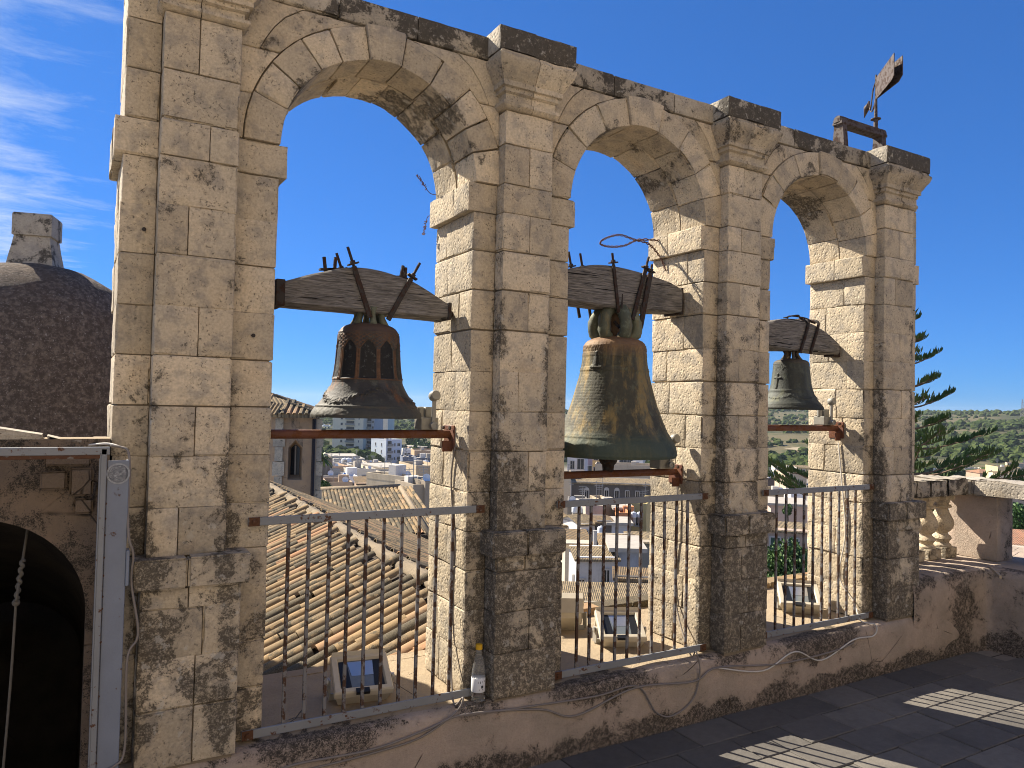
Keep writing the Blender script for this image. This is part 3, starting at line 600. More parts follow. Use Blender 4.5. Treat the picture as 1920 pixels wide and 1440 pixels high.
for a, b in ((0.12, 0.40), (-0.72, 0.105), (-1.5, -0.725)): stone('coping_stone', 5.675, 6.03, a, b, 1.026, 1.140, bal, M['pale'], lambda p: 0.36+0.3*noise.noise(p*4), chip=0.09, ch=0.016, amp=0.012, st=0.035)
# stick lying on the parapet corner
mb = MB(); mb.bar(WZ(1858, 1065, 0.563), WZ(1876, 1082, 0.563), 0.02, 0.012); sk = mb.build('wooden_stick', m_plain('pale_wood', (0.42, 0.33, 0.22), 0.8)); tag(sk, 'short pale wooden stick lying on the parapet corner', 'stick')

# unseen church front, added behind the viewer to bounce warm sunlight onto shaded faces
cw = thing('church', (1.5, -7.6, 0), 'unseen pale limestone church front added behind the viewer to bounce warm light', 'church'); cm = wallmat((.35, .30, .235), .12)
mb = MB(); mb.box(-6.5, 9.0, -8.4, -7.6, -.3, 8.5); mb.build('wall', cm, cw)
for z_ in (.5, 4.6, 8.3): mb = MB(); mb.box(-6.5, 9.0, -7.6, -7.45, z_, z_+.22); mb.build('string_course', cm, cw)
for x_ in (-5, -1.2, 3.6, 7.4): mb = MB(); mb.box(x_, x_+.6, -7.6, -7.48, .72, 4.6); mb.build('pilaster', cm, cw)
mb = MB(); mb.box(.8, 2.2, -7.6, -7.54, 0, 2.5); mb.build('door', M['wood'], cw)
# ================================================================== BELLS
YB = 0.212
def lerp_prof(prof, t):
    for (a, ra), (b, rb) in zip(prof, prof[1:]):
        if a <= t <= b: u = (t-a)/(b-a); u = u*u*(3-2*u)*0.25+u*0.75; return ra+(rb-ra)*u
    return prof[-1][1]
def smooth_prof(pts, n):
    c = crom([(r, 0, z) for z, r in pts], 14); out = []
    zs = [p.z for p in c]
    for i in range(n+1):
        z = pts[0][0]+(pts[-1][0]-pts[0][0])*i/n
        for a, b in zip(c, c[1:]):
            if a.z <= z <= b.z+1e-9: u = (z-a.z)/max(1e-9, b.z-a.z); out.append((a.x+(b.x-a.x)*u, z)); break
        else: out.append((c[-1].x, z))
    return out
def bell_body(parent, cx, zl, pts, thick, orn, mat, nth=320, nz=120):
    """pts: outer (z above the lip, radius); orn(theta,z,r)->(height m, attribute)"""
    prof = smooth_prof(pts, nz); H = pts[-1][0]; mb = MB(); vs = []; at = []
    for r, z in prof:
        for k in range(nth):
            th = 2*math.pi*k/nth; h, a_ = orn(th, z, r); rr = r+h
            vs.append(Vector((cx+rr*math.cos(th), YB+rr*math.sin(th), zl+z))); at.append(a_)
    m = len(prof); fs = [(i*nth+k, i*nth+(k+1) % nth, (i+1)*nth+(k+1) % nth, (i+1)*nth+k) for i in range(m-1) for k in range(nth)]
    top = [(prof[-1][0]*q, H+0.002) for q in (0.7, 0.35)]; 
    mb.add(vs, fs, at)
    # crown plate
    n2 = 48; vs = [Vector((cx+prof[-1][0]*q*math.cos(2*math.pi*k/n2), YB+prof[-1][0]*q*math.sin(2*math.pi*k/n2), zl+H+dz)) for q, dz in ((1.0, 0.0), (0.75, 0.005), (0.4, 0.008)) for k in range(n2)]
    mb.add(vs, [(i*n2+k, i*n2+(k+1) % n2, (i+1)*n2+(k+1) % n2, (i+1)*n2+k) for i in range(2) for k in range(n2)]+[tuple(2*n2+k for k in range(n2))], [0]*len(vs))
    # inside
    n3 = 64; ip = [(r-(thick if z > 0.02 else thick*z/0.02*0.8+0.002), z) for r, z in prof[::6]]; vs = [Vector((cx+r*math.cos(2*math.pi*k/n3), YB+r*math.sin(2*math.pi*k/n3), zl+max(0.0, z-0.0)+(0 if z < 0.01 else -0.004))) for r, z in ip for k in range(n3)]
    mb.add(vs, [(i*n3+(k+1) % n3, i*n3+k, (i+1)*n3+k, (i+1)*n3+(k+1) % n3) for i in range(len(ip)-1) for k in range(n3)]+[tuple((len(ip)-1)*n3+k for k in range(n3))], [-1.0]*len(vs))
    return mb.build('bell_body', mat, parent, True, 'orn', recalc=False)
def gauss(x, s): return math.exp(-(x/s)**2)
def fract(x): return x-math.floor(x)
# direction of the viewer seen from each bell
def vang(cx): return math.atan2(CAM.y-YB, CAM.x-cx)
def yoke(parent, top, bot, y0, y1, name='headstock'):
    """top/bot: outlines (x,z) left to right"""
    T = crom([(x, 0, z) for x, z in top], 5); B = crom([(x, 0, z) for x, z in bot], 5); n_ = 34; mb = MB()
    def samp(Cv, x):
        for a, b in zip(Cv, Cv[1:]):
            if a.x <= x <= b.x+1e-9: u = (x-a.x)/max(1e-9, b.x-a.x); return a.z+(b.z-a.z)*u
        return Cv[-1].z
    xs = [max(T[0].x, B[0].x)+(min(T[-1].x, B[-1].x)-max(T[0].x, B[0].x))*i/n_ for i in range(n_+1)]
    loop = []
    for x in xs:
        zt, zb = samp(T, x), samp(B, x); c = 0.010; L = []
        ring = [(y0+c, zt), (y0+(y1-y0)*.35, zt+.002), (y0+(y1-y0)*.65, zt+.002), (y1-c, zt), (y1, zt-c), (y1, zb+(zt-zb)*.66), (y1, zb+(zt-zb)*.33), (y1, zb+c), (y1-c, zb), (y0+(y1-y0)*.5, zb), (y0+c, zb), (y0, zb+c), (y0, zb+(zt-zb)*.33), (y0, zb+(zt-zb)*.66), (y0, zt-c)]
        for y, z in ring:
            p = Vector((x, y, z)); w_ = noise.noise(Vector((x*7, y*40, z*40)))*0.0022; L.append(p+Vector((0, w_, w_)))
        loop.append(L)
    m = len(loop[0]); mb.add([p for L in loop for p in L], [(i*m+j, i*m+(j+1) % m, (i+1)*m+(j+1) % m, (i+1)*m+j) for i in range(n_) for j in range(m)]+[tuple(range(m))[::-1], tuple(n_*m+j for j in range(m))])
    return mb.build(name, M['wood'], parent, 40)
def strap(parent, a, b, w_=0.022, t_=0.008, rod=0.09, nut=True):
    """flat iron from a (crown) to b (top of the beam) ending in a rod with a washer plate and nut"""
    a, b = Vector(a), Vector(b); d = (b-a).normalized(); mb = MB(); mb.bar(a, b, w_, t_, c=0.0015)
    mb.tube([b-d*0.01, b+d*rod], 0.0065, 8)
    if nut:
        ax = d.cross(Vector((0, 1, 0))).normalized(); mb.bar(b+d*0.010-ax*0.024, b+d*0.010+ax*0.024, 0.024, 0.007, d); mb.bar(b+d*0.018-ax*0.009, b+d*0.018+ax*0.009, 0.018, 0.012, d)
    return mb.build('iron_strap', M['iron'], parent, 40)
# ---------------- bell 1
c1 = 1.008; z1 = 1.552
b1 = thing('church_bell', (c1, YB, z1), 'rust-streaked dark bell with gothic arch relief in the widest-seen left arch', 'bell', 'bells hung in the arcade')
va1 = vang(c1)
def orn1(th, z, r):
    h = a_ = 0.0; nA = 10; ph = fract((th-va1)/(2*math.pi)*nA+0.5)-0.5; x = abs(ph)*2                   # x: 0 at bay centre .. 1 at rib
    q = Vector((math.cos(th)*9, math.sin(th)*9, z*40))
    if z < 0.047: h = 0.0016*noise.noise(q*1.5)+0.0012*noise.noise(q*4); a_ = -0.25
    elif 0.047 <= z < 0.053: h = 0.004; a_ = 0.3
    if 0.055 < z < 0.15:
        u = fract((th-va1)/(2*math.pi)*3+0.36); zz = 0.135-0.072*(abs(u-0.5)*2)**0.8                      # hanging garlands
        g_ = gauss(z-zz, 0.013)*max(0, noise.noise(q*3.5)+0.25); h += 0.014*g_; a_ = -0.5*g_
        for zz in (0.098, 0.106, 0.114):                                                                  # lines of raised lettering
            if abs(z-zz) < 0.0026 and 0.42 < fract((th-va1)/(2*math.pi)*3+0.5) < 0.62 and noise.noise(Vector((th*90, zz*100, 0))) > -0.2: h += 0.002; a_ = 0.25
    if abs(z-0.167) < 0.0035: h += 0.0042; a_ = 0.8
    if abs(z-0.160) < 0.0018 or abs(z-0.174) < 0.0018: h += 0.002; a_ = max(a_, .3)
    if 0.172 < z < 0.368:
        zt = 0.285+0.055*(1-x**1.6) if x < 0.86 else 0.2                                                   # pointed arch outline
        inside = x < 0.80 and z < zt
        rib = gauss(x-0.9, 0.10) if z < 0.30 else 0
        edge = gauss((z-zt)/0.004, 1.0) if x < 0.86 and z > 0.26 else 0
        if inside: h -= 0.0016; a_ = -1.0; h += 0.0030*max(0, noise.noise(q*2.2)-0.15)*(1 if x < 0.5 else 0)
        else: h += 0.0022; a_ = 0.75
        if rib > 0.3 and not inside: h += 0.0030*rib; a_ = 0.9
        if edge > 0.3: h += 0.0030*edge; a_ = 0.8
        if z > 0.30 and not inside:                                                                       # lattice over the arches
            l1 = fract((th*nA*3/(2*math.pi))+z*60); l2 = fract((th*nA*3/(2*math.pi))-z*60); h += 0.0020 if (l1 < 0.28 or l2 < 0.28) else -0.0008; a_ = 0.7 if (l1 < 0.3 or l2 < 0.3) else 0.25
    if abs(z-0.375) < 0.004: h += 0.003; a_ = 0.4
    h += 0.0007*noise.noise(q*3); return h, a_
bell_body(b1, c1, z1, [(0, 0.243), (0.012, 0.2435), (0.030, 0.234), (0.050, 0.219), (0.085, 0.192), (0.125, 0.168), (0.167, 0.151), (0.23, 0.141), (0.30, 0.136), (0.355, 0.133), (0.378, 0.130), (0.396, 0.118), (0.408, 0.098), (0.414, 0.076)], 0.016, orn1, M['bronzeA'])
for i in range(6):
    an = va1+0.25+i*math.pi/3; p = Vector((c1+0.060*math.cos(an), YB+0.060*math.sin(an), z1+0.405)); mb = MB(); mb.tube([p+Vector((math.cos(an)*.012, math.sin(an)*.012, 0)), p+Vector((0, 0, .03)), p+Vector((-math.cos(an)*.006, -math.sin(an)*.006, .055)), p+Vector((math.cos(an)*.01, math.sin(an)*.01, .085))], [.019, .0145, .0135, .017], 10); mb.a = [0]*len(mb.v); mb.build('canon', M['canon'], b1, True, 'orn')
yoke(b1, [(0.615, 2.114), (0.70, 2.146), (0.79, 2.176), (0.86, 2.196), (0.93, 2.206), (1.00, 2.206), (1.08, 2.194), (1.18, 2.172), (1.27, 2.132), (1.362, 2.085)], [(0.615, 2.018), (0.80, 2.016), (1.00, 2.014), (1.20, 2.014), (1.362, 2.012)], 0.140, 0.290)
for xa, xb, za, zb in ((0.580, 0.618, 2.010, 2.120), (1.360, 1.378, 2.010, 2.090)):
    mb = MB(); mb.cbox(xa, xb, 0.134, 0.296, za, zb, 0.003); mb.build('end_shoe', M['iron'], b1)
for xa, xb in ((0.535, 0.585), (1.375, 1.425)): mb = MB(); mb.tube([(xa, YB, 2.045), (xb, YB, 2.045)], 0.016, 12); mb.build('gudgeon', M['iron'], b1, 40)
for yy in (0.134, 0.296): strap(b1, (0.985, yy, 1.99), (0.905, yy, 2.207), rod=0.085); strap(b1, (1.068, yy, 1.985), (1.172, yy, 2.180), rod=0.085)
for xx, dx, zt in ((0.805, -0.012, 2.182), (0.838, 0.006, 2.186), (1.140, 0.018, 2.185), (1.17, 0.0, 2.178)): mb = MB(); mb.tube([(xx, .20, zt-0.03), (xx+dx, .20, zt+0.062)], 0.008, 8); mb.bar((xx-.03, .2, zt+.006), (xx+.03, .2, zt+.012), 0.008, 0.03); mb.build('threaded_rod', M['iron'], b1, 40)
mb = MB(); mb.tube([(c1, YB, 1.90), (c1, YB, 1.62)], 0.010, 8); mb.ball((c1, YB, 1.60), 0.034, 10); mb.build('clapper', M['iron'], b1, 40)
# ---------------- bell 2
c2 = 2.388; z2 = 1.362
b2 = thing('church_bell', (c2, YB, z2), 'largest bell, ochre and green bronze, hanging by looped canons in the middle arch', 'bell', 'bells hung in the arcade')
va2 = vang(c2)
def orn2(th, z, r):
    h = a_ = 0.0; d = (th-va2+math.pi) % (2*math.pi)-math.pi; q = Vector((math.cos(th)*9, math.sin(th)*9, z*30))
    for zz, w_, k in ((0.105, .004, .004), (0.118, .003, .003), (0.014, .004, .002), (0.455, .0045, .004), (0.466, .003, .003), (0.535, .003, .003), (0.546, .003, .003), (0.585, .004, .004), (0.600, .003, .003), (0.612, .003, .003)):
        g_ = gauss(z-zz, w_); h += k*g_; a_ = max(a_, 0.35*g_)
    if 0.556 < z < 0.578:                                                                                 # band of raised capitals
        u = fract(th*r/0.026); k = math.floor(th*r/0.026); t_ = (z-0.556)/0.022; o_ = int(abs(math.sin(k*12.9)*1000)) % 6
        st = (u < 0.22) or (o_ in (0, 2) and 0.55 < u < 0.75) or (o_ in (1, 3) and (t_ > 0.8 or t_ < 0.2) and u < 0.7) or (o_ in (2, 4) and 0.42 < t_ < 0.58 and u < 0.7) or (o_ == 5 and abs(u-t_*0.7) < 0.12)
        if u > 0.80: st = False
        if st: h += 0.0026; a_ = 0.3
    sx_ = (d-0.62)*r; sz = z-0.500; rr = math.hypot(sx_, sz*0.85)                                         # sunburst
    if rr < 0.075:
        an = math.atan2(sz, sx_)
        if rr < 0.038: h += 0.003; a_ = 0.1
        elif rr < 0.044: h += 0.0045; a_ = 0.4
        elif fract(an*22/(2*math.pi)) < 0.45: h += 0.0026; a_ = 0.3
    fx = (d+0.55)*r; fz = z-0.478                                                                          # small figure on a bracket
    if abs(fx) < 0.035 and -0.015 < fz < 0.075:
        if fz < 0.0 and abs(fx) < 0.034: h += 0.006; a_ = -0.6
        elif abs(fx) < 0.024-0.24*fz+0.004*noise.noise(q*4): h += 0.009*(1-abs(fx)/0.03); a_ = -0.9
        elif math.hypot(fx, fz-0.064) < 0.010: h += 0.008; a_ = -0.9
    px_ = (d-0.08)*r
    if abs(px_) < 0.030 and 0.478 < z < 0.532: h += 0.0035 if max(abs(px_)/0.030, abs(z-0.505)/0.027) > 0.84 else 0.0012*noise.noise(q*5); a_ = -0.5
    if 0.468 < z < 0.535 and d < 0.45 and a_ == 0.0: a_ = -0.55
    if z < 0.10: h += 0.0012*noise.noise(q*3); 
    h += 0.0010*noise.noise(q*2.2)+0.0006*math.sin(z*420)*gauss(z-0.3, 0.2); return h, a_
bell_body(b2, c2, z2, [(0, 0.334), (0.018, 0.337), (0.045, 0.334), (0.075, 0.322), (0.10, 0.306), (0.135, 0.286), (0.19, 0.262), (0.26, 0.235), (0.34, 0.211), (0.42, 0.190), (0.48, 0.178), (0.54, 0.171), (0.585, 0.166), (0.608, 0.152), (0.624, 0.126), (0.634, 0.094)], 0.026, orn2, M['bronzeB'])
for i in range(6):
    an = va2+0.52+i*math.pi/3; rr = 0.052; ca, sa = math.cos(an), math.sin(an); mb = MB()
    pth = [Vector((c2+ca*(0.070+0.060*math.sin(u_)*1.0-0.018*(1-math.cos(u_))*0.9), YB+sa*(0.070+0.060*math.sin(u_)-0.018*(1-math.cos(u_))*0.9), z2+0.632+0.078*(1-math.cos(u_)))) for u_ in [math.pi*t_/12 for t_ in range(13)]]
    mb.tube(pth, 0.031, 12); nn = len(mb.v)
    for j in range(nn):                                             # plaited surface of the loops
        ring, k = divmod(j, 12)
        if k in (0, 6) or (ring+k) % 3 == 0: c = sum((mb.v[ring*12+q] for q in range(12)), Vector())/12; mb.v[j] = c+(mb.v[j]-c)*1.12
    mb.a = [0.0]*nn; mb.build('canon', M['canon'], b2, True, 'orn')
mb = MB(); mb.lathe([(0.040, 0), (0.026, 0.05), (0.026, 0.10), (0.04, 0.14)], 16, (c2, YB, z2+0.63)); mb.a = [-.6]*len(mb.v); mb.build('argent', M['bronzeB'], b2, True, 'orn')
yoke(b2, [(1.975, 2.300), (2.06, 2.330), (2.16, 2.354), (2.26, 2.366), (2.36, 2.366), (2.46, 2.358), (2.56, 2.346), (2.66, 2.330), (2.72, 2.318), (2.796, 2.292)], [(1.975, 2.158), (2.2, 2.150), (2.4, 2.146), (2.6, 2.150), (2.796, 2.162)], 0.135, 0.300)
mb = MB(); mb.cbox(2.796, 2.812, 0.14, 0.29, 2.15, 2.30, .003); mb.box(1.955, 1.976, 0.14, 0.29, 2.15, 2.30); mb.build('end_shoe', M['iron'], b2)
for xa, xb in ((1.90, 1.96), (2.81, 2.86)): mb = MB(); mb.tube([(xa, YB, 2.19), (xb, YB, 2.19)], 0.02, 12); mb.build('gudgeon', M['iron'], b2, 40)
strap(b2, (2.345, .128, 2.12), (2.305, .128, 2.372), 0.018, .010, .06); strap(b2, (2.438, .126, 2.09), (2.520, .126, 2.368), 0.024, .010, .075); strap(b2, (2.488, .122, 2.05), (2.552, .122, 2.352), 0.030, .012, .05)
for xx in (2.16, 2.235): strap(b2, (xx+0.06, .306, 2.10), (xx, .306, 2.362), 0.016, .010, .09)
for xx, zz in ((2.345, 2.10), (2.475, 2.06)): mb = MB(); mb.tube([(xx, .13, zz+.05), (xx+.01, .12, zz), (xx+.02, .13, zz-.04), (xx+.03, .16, zz-.05), (xx+.02, .19, zz-.02)], .009, 8); mb.tube([(xx+.012, .118, zz+.03), (xx+.014, .116, zz+.12)], [.006, .003], 6); mb.build('hook', M['iron'], b2, 40)
mb = MB(); mb.tube([(c2-.03, YB, 1.90), (c2-.03, YB, 1.42)], 0.018, 8); mb.ball((c2-.03, YB, 1.345), 0.050, 12, 0.85); mb.tube([(c2-.03, YB, 1.33), (c2-.03, YB, 1.262)], [0.034, 0.028], 12); mb.build('clapper', M['iron'], b2, 40)
# ---------------- bell 3
c3 = 3.792; z3 = 1.632
b3 = thing('church_bell', (c3, YB, z3), 'smallest bell, greenish black with garlands, hanging in the farthest right arch', 'bell', 'bells hung in the arcade')
va3 = vang(c3)
def orn3(th, z, r):
    h = a_ = 0.0; d = (th-va3+math.pi) % (2*math.pi)-math.pi; q = Vector((math.cos(th)*9, math.sin(th)*9, z*40))
    for zz, w_ in ((0.032, .003), (0.040, .002), (0.112, .003), (0.120, .003), (0.286, .003), (0.296, .003)): h += 0.003*gauss(z-zz, w_); a_ = max(a_, 0.3*gauss(z-zz, w_))
    if z < 0.03: a_ = -0.5; h += 0.0008*noise.noise(q*4)
    u = fract((th-va3)*5/(2*math.pi)); zz = 0.092-0.024*math.sin(math.pi*u); g_ = gauss(z-zz, .006)*max(0, noise.noise(q*4)+.4); h += .007*g_; a_ = a_ if g_ < .2 else -0.4
    if 0.245 < z < 0.282: k = fract(th*14/(2*math.pi)); g_ = 1 if (z > 0.262 or abs(k-.5) < .3*(z-.245)/.02) else 0; h += .0018*g_*(.6+noise.noise(q*6)); a_ = -0.3*g_
    x = (d+0.75)*r                                                                                          # crucifix relief
    if abs(x) < 0.006 and 0.13 < z < 0.225 or abs(x) < 0.028 and 0.192 < z < 0.203: h += .005; a_ = -0.6
    if math.hypot((d-0.55)*r, (z-0.19)*.8) < 0.030: h += .004*max(0, noise.noise(q*5)+.3); a_ = -0.3
    return h+.0006*noise.noise(q*3), a_
bell_body(b3, c3, z3, [(0, 0.195), (0.012, 0.196), (0.030, 0.184), (0.055, 0.164), (0.085, 0.146), (0.116, 0.132), (0.17, 0.120), (0.23, 0.113), (0.28, 0.107), (0.295, 0.104), (0.308, 0.094), (0.315, 0.070)], 0.014, orn3, M['bronzeC'], 256, 96)
for i in range(6):
    an = va3+.3+i*math.pi/3; ca, sa = math.cos(an), math.sin(an); mb = MB(); mb.tube([Vector((c3+ca*r_, YB+sa*r_, z3+z_)) for r_, z_ in ((.058, .308), (.045, .33), (.034, .352), (.045, .385))], [.013, .010, .010, .014], 10); mb.a = [0]*len(mb.v); mb.build('canon', M['bronzeC'] if i % 2 else M['bronzeA'], b3, True, 'orn')
yoke(b3, [(3.385, 2.120), (3.50, 2.158), (3.60, 2.182), (3.68, 2.194), (3.77, 2.196), (3.87, 2.184), (3.97, 2.158), (4.07, 2.120), (4.163, 2.070)], [(3.385, 2.010), (3.55, 2.008), (3.65, 1.998), (3.72, 2.0), (3.85, 2.004), (4.0, 2.002), (4.163, 1.998)], 0.138, 0.288)
for x_ in (3.83, 3.925):
    mb = MB(); mb.tube(crom([(x_-.055, .132, 1.985), (x_-.045, .128, 2.02), (x_+.012, .128, 2.16), (x_+.018, .145, 2.196), (x_+.018, .21, 2.204), (x_+.018, .28, 2.196), (x_+.012, .298, 2.16), (x_-.045, .298, 2.02)], 4), .0095, 8); mb.build('iron_strap', M['iron'], b3, 40)
mb = MB()
for j in range(3): mb.tube(crom([(3.70+.02*j, .20, 2.205), (3.76, .14+.03*j, 2.222), (3.86, .20-.02*j, 2.212), (3.95, .16, 2.185)], 5), .004, 6)
mb.build('wire_lashing', M['iron'], b3, 40)
mb = MB(); mb.cbox(4.150, 4.225, .175, .25, 1.985, 2.060, .003); mb.build('end_shoe', M['iron'], b3)
mb = MB(); mb.tube([(c3, YB, 1.9), (c3, YB, 1.68)], .008, 8); mb.ball((c3, YB, 1.67), .026, 10); mb.build('clapper', M['iron'], b3, 40)
# ================================================================== HAMMER BARS AND STRIKERS
def hammer_bar(xa, xb, z, label, r=0.0195, y=0.2):
    t_ = thing('hammer_bar', ((xa+xb)/2, y, z), label, 'bar', 'rusty bars spanning the arches under the bells')
    mb = MB(); mb.tube([(xa, y, z), (xb, y, z)], r, 16); mb.build('pipe', M['pipe'], t_, 40)
    mb = MB(); mb.cbox(xb-.004, xb+.012, y-.055, y+.055, z-.065, z+.042, .002); mb.bar((xb-.05, y-.03, z-.055), (xb, y-.03, z-.055), .05, .006); mb.build('bracket', M['pipe'], t_)
    for dy in (-.035, .035): mb = MB(); mb.lathe([(.002, 0), (.009, 0), (.009, .008), (.002, .009)], 6, (xb-.012, y+dy, z+.03), Matrix.Rotation(rad(-90), 4, 'Y')); mb.build('bolt', M['iron'], t_)
hammer_bar(0.520, 1.412, 1.478, 'rusty brown pipe spanning the left arch under its bell')
hammer_bar(1.930, 2.826, 1.266, 'rusty brown pipe spanning the middle arch under the largest bell')
hammer_bar(3.345, 4.222, 1.516, 'rusty brown pipe spanning the farthest right arch')
def striker(px, z, y, sc, label, ang):
    t_ = thing('bell_hammer', (px, y, z), label, 'bell hammer', 'electric hammers beside the bells'); o = Vector((px, y, z))
    mb = MB(); mb.cbox(px-.045*sc, px+.05*sc, y-.02, y+.07*sc, z, z+.062*sc, .004); mb.build('housing', M['hammer'], t_)
    mb = MB(); mb.cbox(px-.01*sc, px+.048*sc, y+.005, y+.06*sc, z+.062*sc, z+.115*sc, .003); mb.lathe([(.018*sc, .062*sc), (.018*sc, .112*sc), (.012*sc, .116*sc)], 16, (px-.03*sc, y+.03*sc, z)); mb.build('solenoid', M['hammer'], t_, 40)
    d = Vector((math.sin(ang), 0, math.cos(ang))); a_ = o+Vector((.012*sc, -.034, .022*sc)); e_ = a_+d*.150*sc
    mb = MB(); mb.bar(a_, e_, .020*sc, .010, Vector((0, 1, 0)), .002); mb.build('arm', M['steel'], t_)
    mb = MB(); mb.lathe([(.004, -.012), (.020*sc, -.012), (.020*sc, .012), (.012*sc, .014), (.012*sc, .010), (.004, .010)], 18, a_+Vector((0, -.010, 0)), Matrix.Rotation(rad(90), 4, 'X')); mb.build('pivot', M['steel'], t_, 40)
    mb = MB(); mb.lathe([(.003, -.02), (.022*sc, -.02), (.027*sc, -.014), (.027*sc, .014), (.022*sc, .02), (.003, .02)], 20, e_, Matrix.Rotation(rad(78), 4, 'X')); mb.build('hammer_head', M['hammer'], t_, 40)
striker(1.300, 1.498, .20, 0.92, 'grey electric hammer with round head beside the left arch bell', 0.03)
striker(2.720, 1.287, .18, 1.0, 'grey electric hammer half hidden behind the largest bell lip', 0.25)
striker(4.115, 1.536, .20, 0.90, 'pale grey electric hammer beside the smallest bell', 0.02)
# ================================================================== RAILINGS
def railing(k, xa, xb, barx, label):
    t_ = thing('window_railing', ((xa+xb)/2, -0.012, 0.33), label, 'railing', 'iron railings closing the arches')
    for nm, z0, z1 in (('top_rail', 1.136, 1.168), ('bottom_rail', 0.326, 0.360)):
        mb = MB(); n_ = 14; dz = -0.006
        mb.cbox(xa, xb, -0.020, -0.009, z0, z1, .0018); mb.build(nm, M['rail'], t_)
        for x_ in (xa+.022, xb-.022):
            mb = MB(); mb.cbox(x_-.021, x_+.021, -.0225, -.0195, z0-.001, z1+.001, .0008); mb.build('end_plate', M['railend'], t_)
            mb = MB(); mb.lathe([(.002, 0), (.010, 0), (.009, .006), (.002, .007)], 6, (x_, -.0225, (z0+z1)/2), Matrix.Rotation(rad(90), 4, 'X')); mb.build('bolt', M['railend'], t_)
    for i, x_ in enumerate(barx):
        mb = MB(); lean = rs.uniform(-.003, .003); mb.bar((x_, -.003, .345), (x_+lean, -.003, 1.150), .0135, .011, c=.001); mb.build('bar', M['railbar'], t_)
def bx(pxs, sc, off, y): return [WY(off[0]+p/sc, off[1]+y/sc, -.003).x for p in pxs]
railing(0, .470, 1.492, bx((230, 318, 406, 490, 570, 647, 725, 798, 874, 944), 2.323, (440, 820), 600), 'grey iron railing across the left arch, tile roof behind it')
railing(1, 1.885, 2.862, bx((505, 564, 624, 683, 740, 796, 853, 907, 960, 1011), 2.483, (880, 860), 500), 'grey iron railing across the middle arch')
railing(2, 3.290, 4.300, bx((186, 231, 273, 316, 358, 399, 439, 477, 516, 554), 2.483, (1380, 860), 400), 'grey iron railing across the farthest right arch')
# ================================================================== FLOODLIGHTS
def flood(loc, rz, tilt, label, sc=1.0, back=False):
    t_ = thing('floodlight', loc, label, 'floodlight', 'beige floodlights on the deck behind the arcade'); o = Vector(loc)
    R_ = Matrix.Translation(o) @ Matrix.Rotation(rz, 4, 'Z'); T_ = R_ @ Matrix.Translation((0, 0, .085*sc)) @ Matrix.Rotation(tilt, 4, 'X')
    w_, h_, d_ = .135*sc, .115*sc, .09*sc
    # housing: tapered shell, face towards local -Y, raised hood on the upper half
    def P(u, v, d): return T_ @ Vector((u, d, v))
    mb = MB(); A = [(-w_, -h_), (w_, -h_), (w_, h_), (-w_, h_)]; rings = [(1.0, -d_*.55), (1.04, -d_*.45), (1.04, -d_*.15), (.98, -d_*.1), (.86, d_*.55), (.62, d_*.9)]
    vs = [P(u*s_, v*s_, d) for s_, d in rings for u, v in A]; fs = [(i*4+j, i*4+(j+1) % 4, (i+1)*4+(j+1) % 4, (i+1)*4+j) for i in range(len(rings)-1) for j in range(4)]+[(20, 21, 22, 23)]
    fr = .82; vs += [P(u*fr, v*fr, -d_*.55) for u, v in A]+[P(u*fr*.94, v*fr*.94, -d_*.38) for u, v in A]; b_ = 24
    fs += [(j, (j+1) % 4, b_+(j+1) % 4, b_+j) for j in range(4)]+[(b_+j, b_+(j+1) % 4, b_+4+(j+1) % 4, b_+4+j) for j in range(4)]; mb.add(vs, fs); mb.build('housing', M['beige'], t_)
    mb = MB(); mb.add([P(u*fr*.93, v*fr*.93, -d_*.40) for u, v in A], [(0, 1, 2, 3)]); mb.build('glass', M['lampglass'], t_)
    for sgn in (-1, 1):
        mb = MB(); q = w_*fr*.93; mb.add([P(sgn*q, -h_*.74, -d_*.415), P(sgn*q*.52, -h_*.74, -d_*.415), P(sgn*q*.62, h_*.74, -d_*.415), P(sgn*q, h_*.74, -d_*.415)], [(0, 1, 2, 3)]); mb.build('side_reflector', M['lampdark'], t_)
    mb = MB(); mb.add([P(-w_*.35, -h_*.1, -d_*.413), P(w_*.45, -h_*.1, -d_*.413), P(w_*.5, h_*.7, -d_*.413), P(-w_*.45, h_*.7, -d_*.413)], [(0, 1, 2, 3)]); mb.build('reflector', M['reflector'], t_)
    mb = MB(); mb.prism([(-d_*.50, h_*.98), (-d_*.72, h_*1.10), (-d_*.2, h_*1.16), (d_*.75, h_*.92), (d_*.55, h_*.80)], lambda u, v, d: P(d, v, u), -w_*.98, w_*.98); mb.build('hood', M['beige'], t_)
    mb = MB(); mb.box(-w_*.30, w_*.18, -d_*.62, -d_*.44, -h_*1.16, -h_*.92, T_); mb.build('latch', M['lampdark'], t_)
    mb = MB()
    for sgn in (-1, 1): mb.bar(R_ @ Vector((sgn*w_*1.12, .01, .006)), R_ @ Vector((sgn*w_*1.12, .0, .10*sc)), .006, .034)
    mb.bar(R_ @ Vector((-w_*1.13, .01, .006)), R_ @ Vector((w_*1.13, .01, .006)), .034, .006); mb.build('stirrup', M['lampgrey'], t_)
    for sgn in (-1, 1): mb = MB(); mb.lathe([(.002, 0), (.017*sc, 0), (.017*sc, .008), (.006, .010)], 14, R_ @ Vector((sgn*(w_*1.12+.004), 0, .085*sc)), (R_.to_3x3() @ Matrix.Rotation(sgn*rad(90), 3, 'Y')).to_4x4()); mb.build('dial', M['lampgrey'], t_, 40)
flood((1.015, .215, .318), rad(-10), rad(-64), 'beige floodlight on the ledge of the left arch, in shade', .90)
flood((2.525, .30, .318), rad(-26), rad(-64), 'sunlit beige floodlight close behind the middle railing', .90)
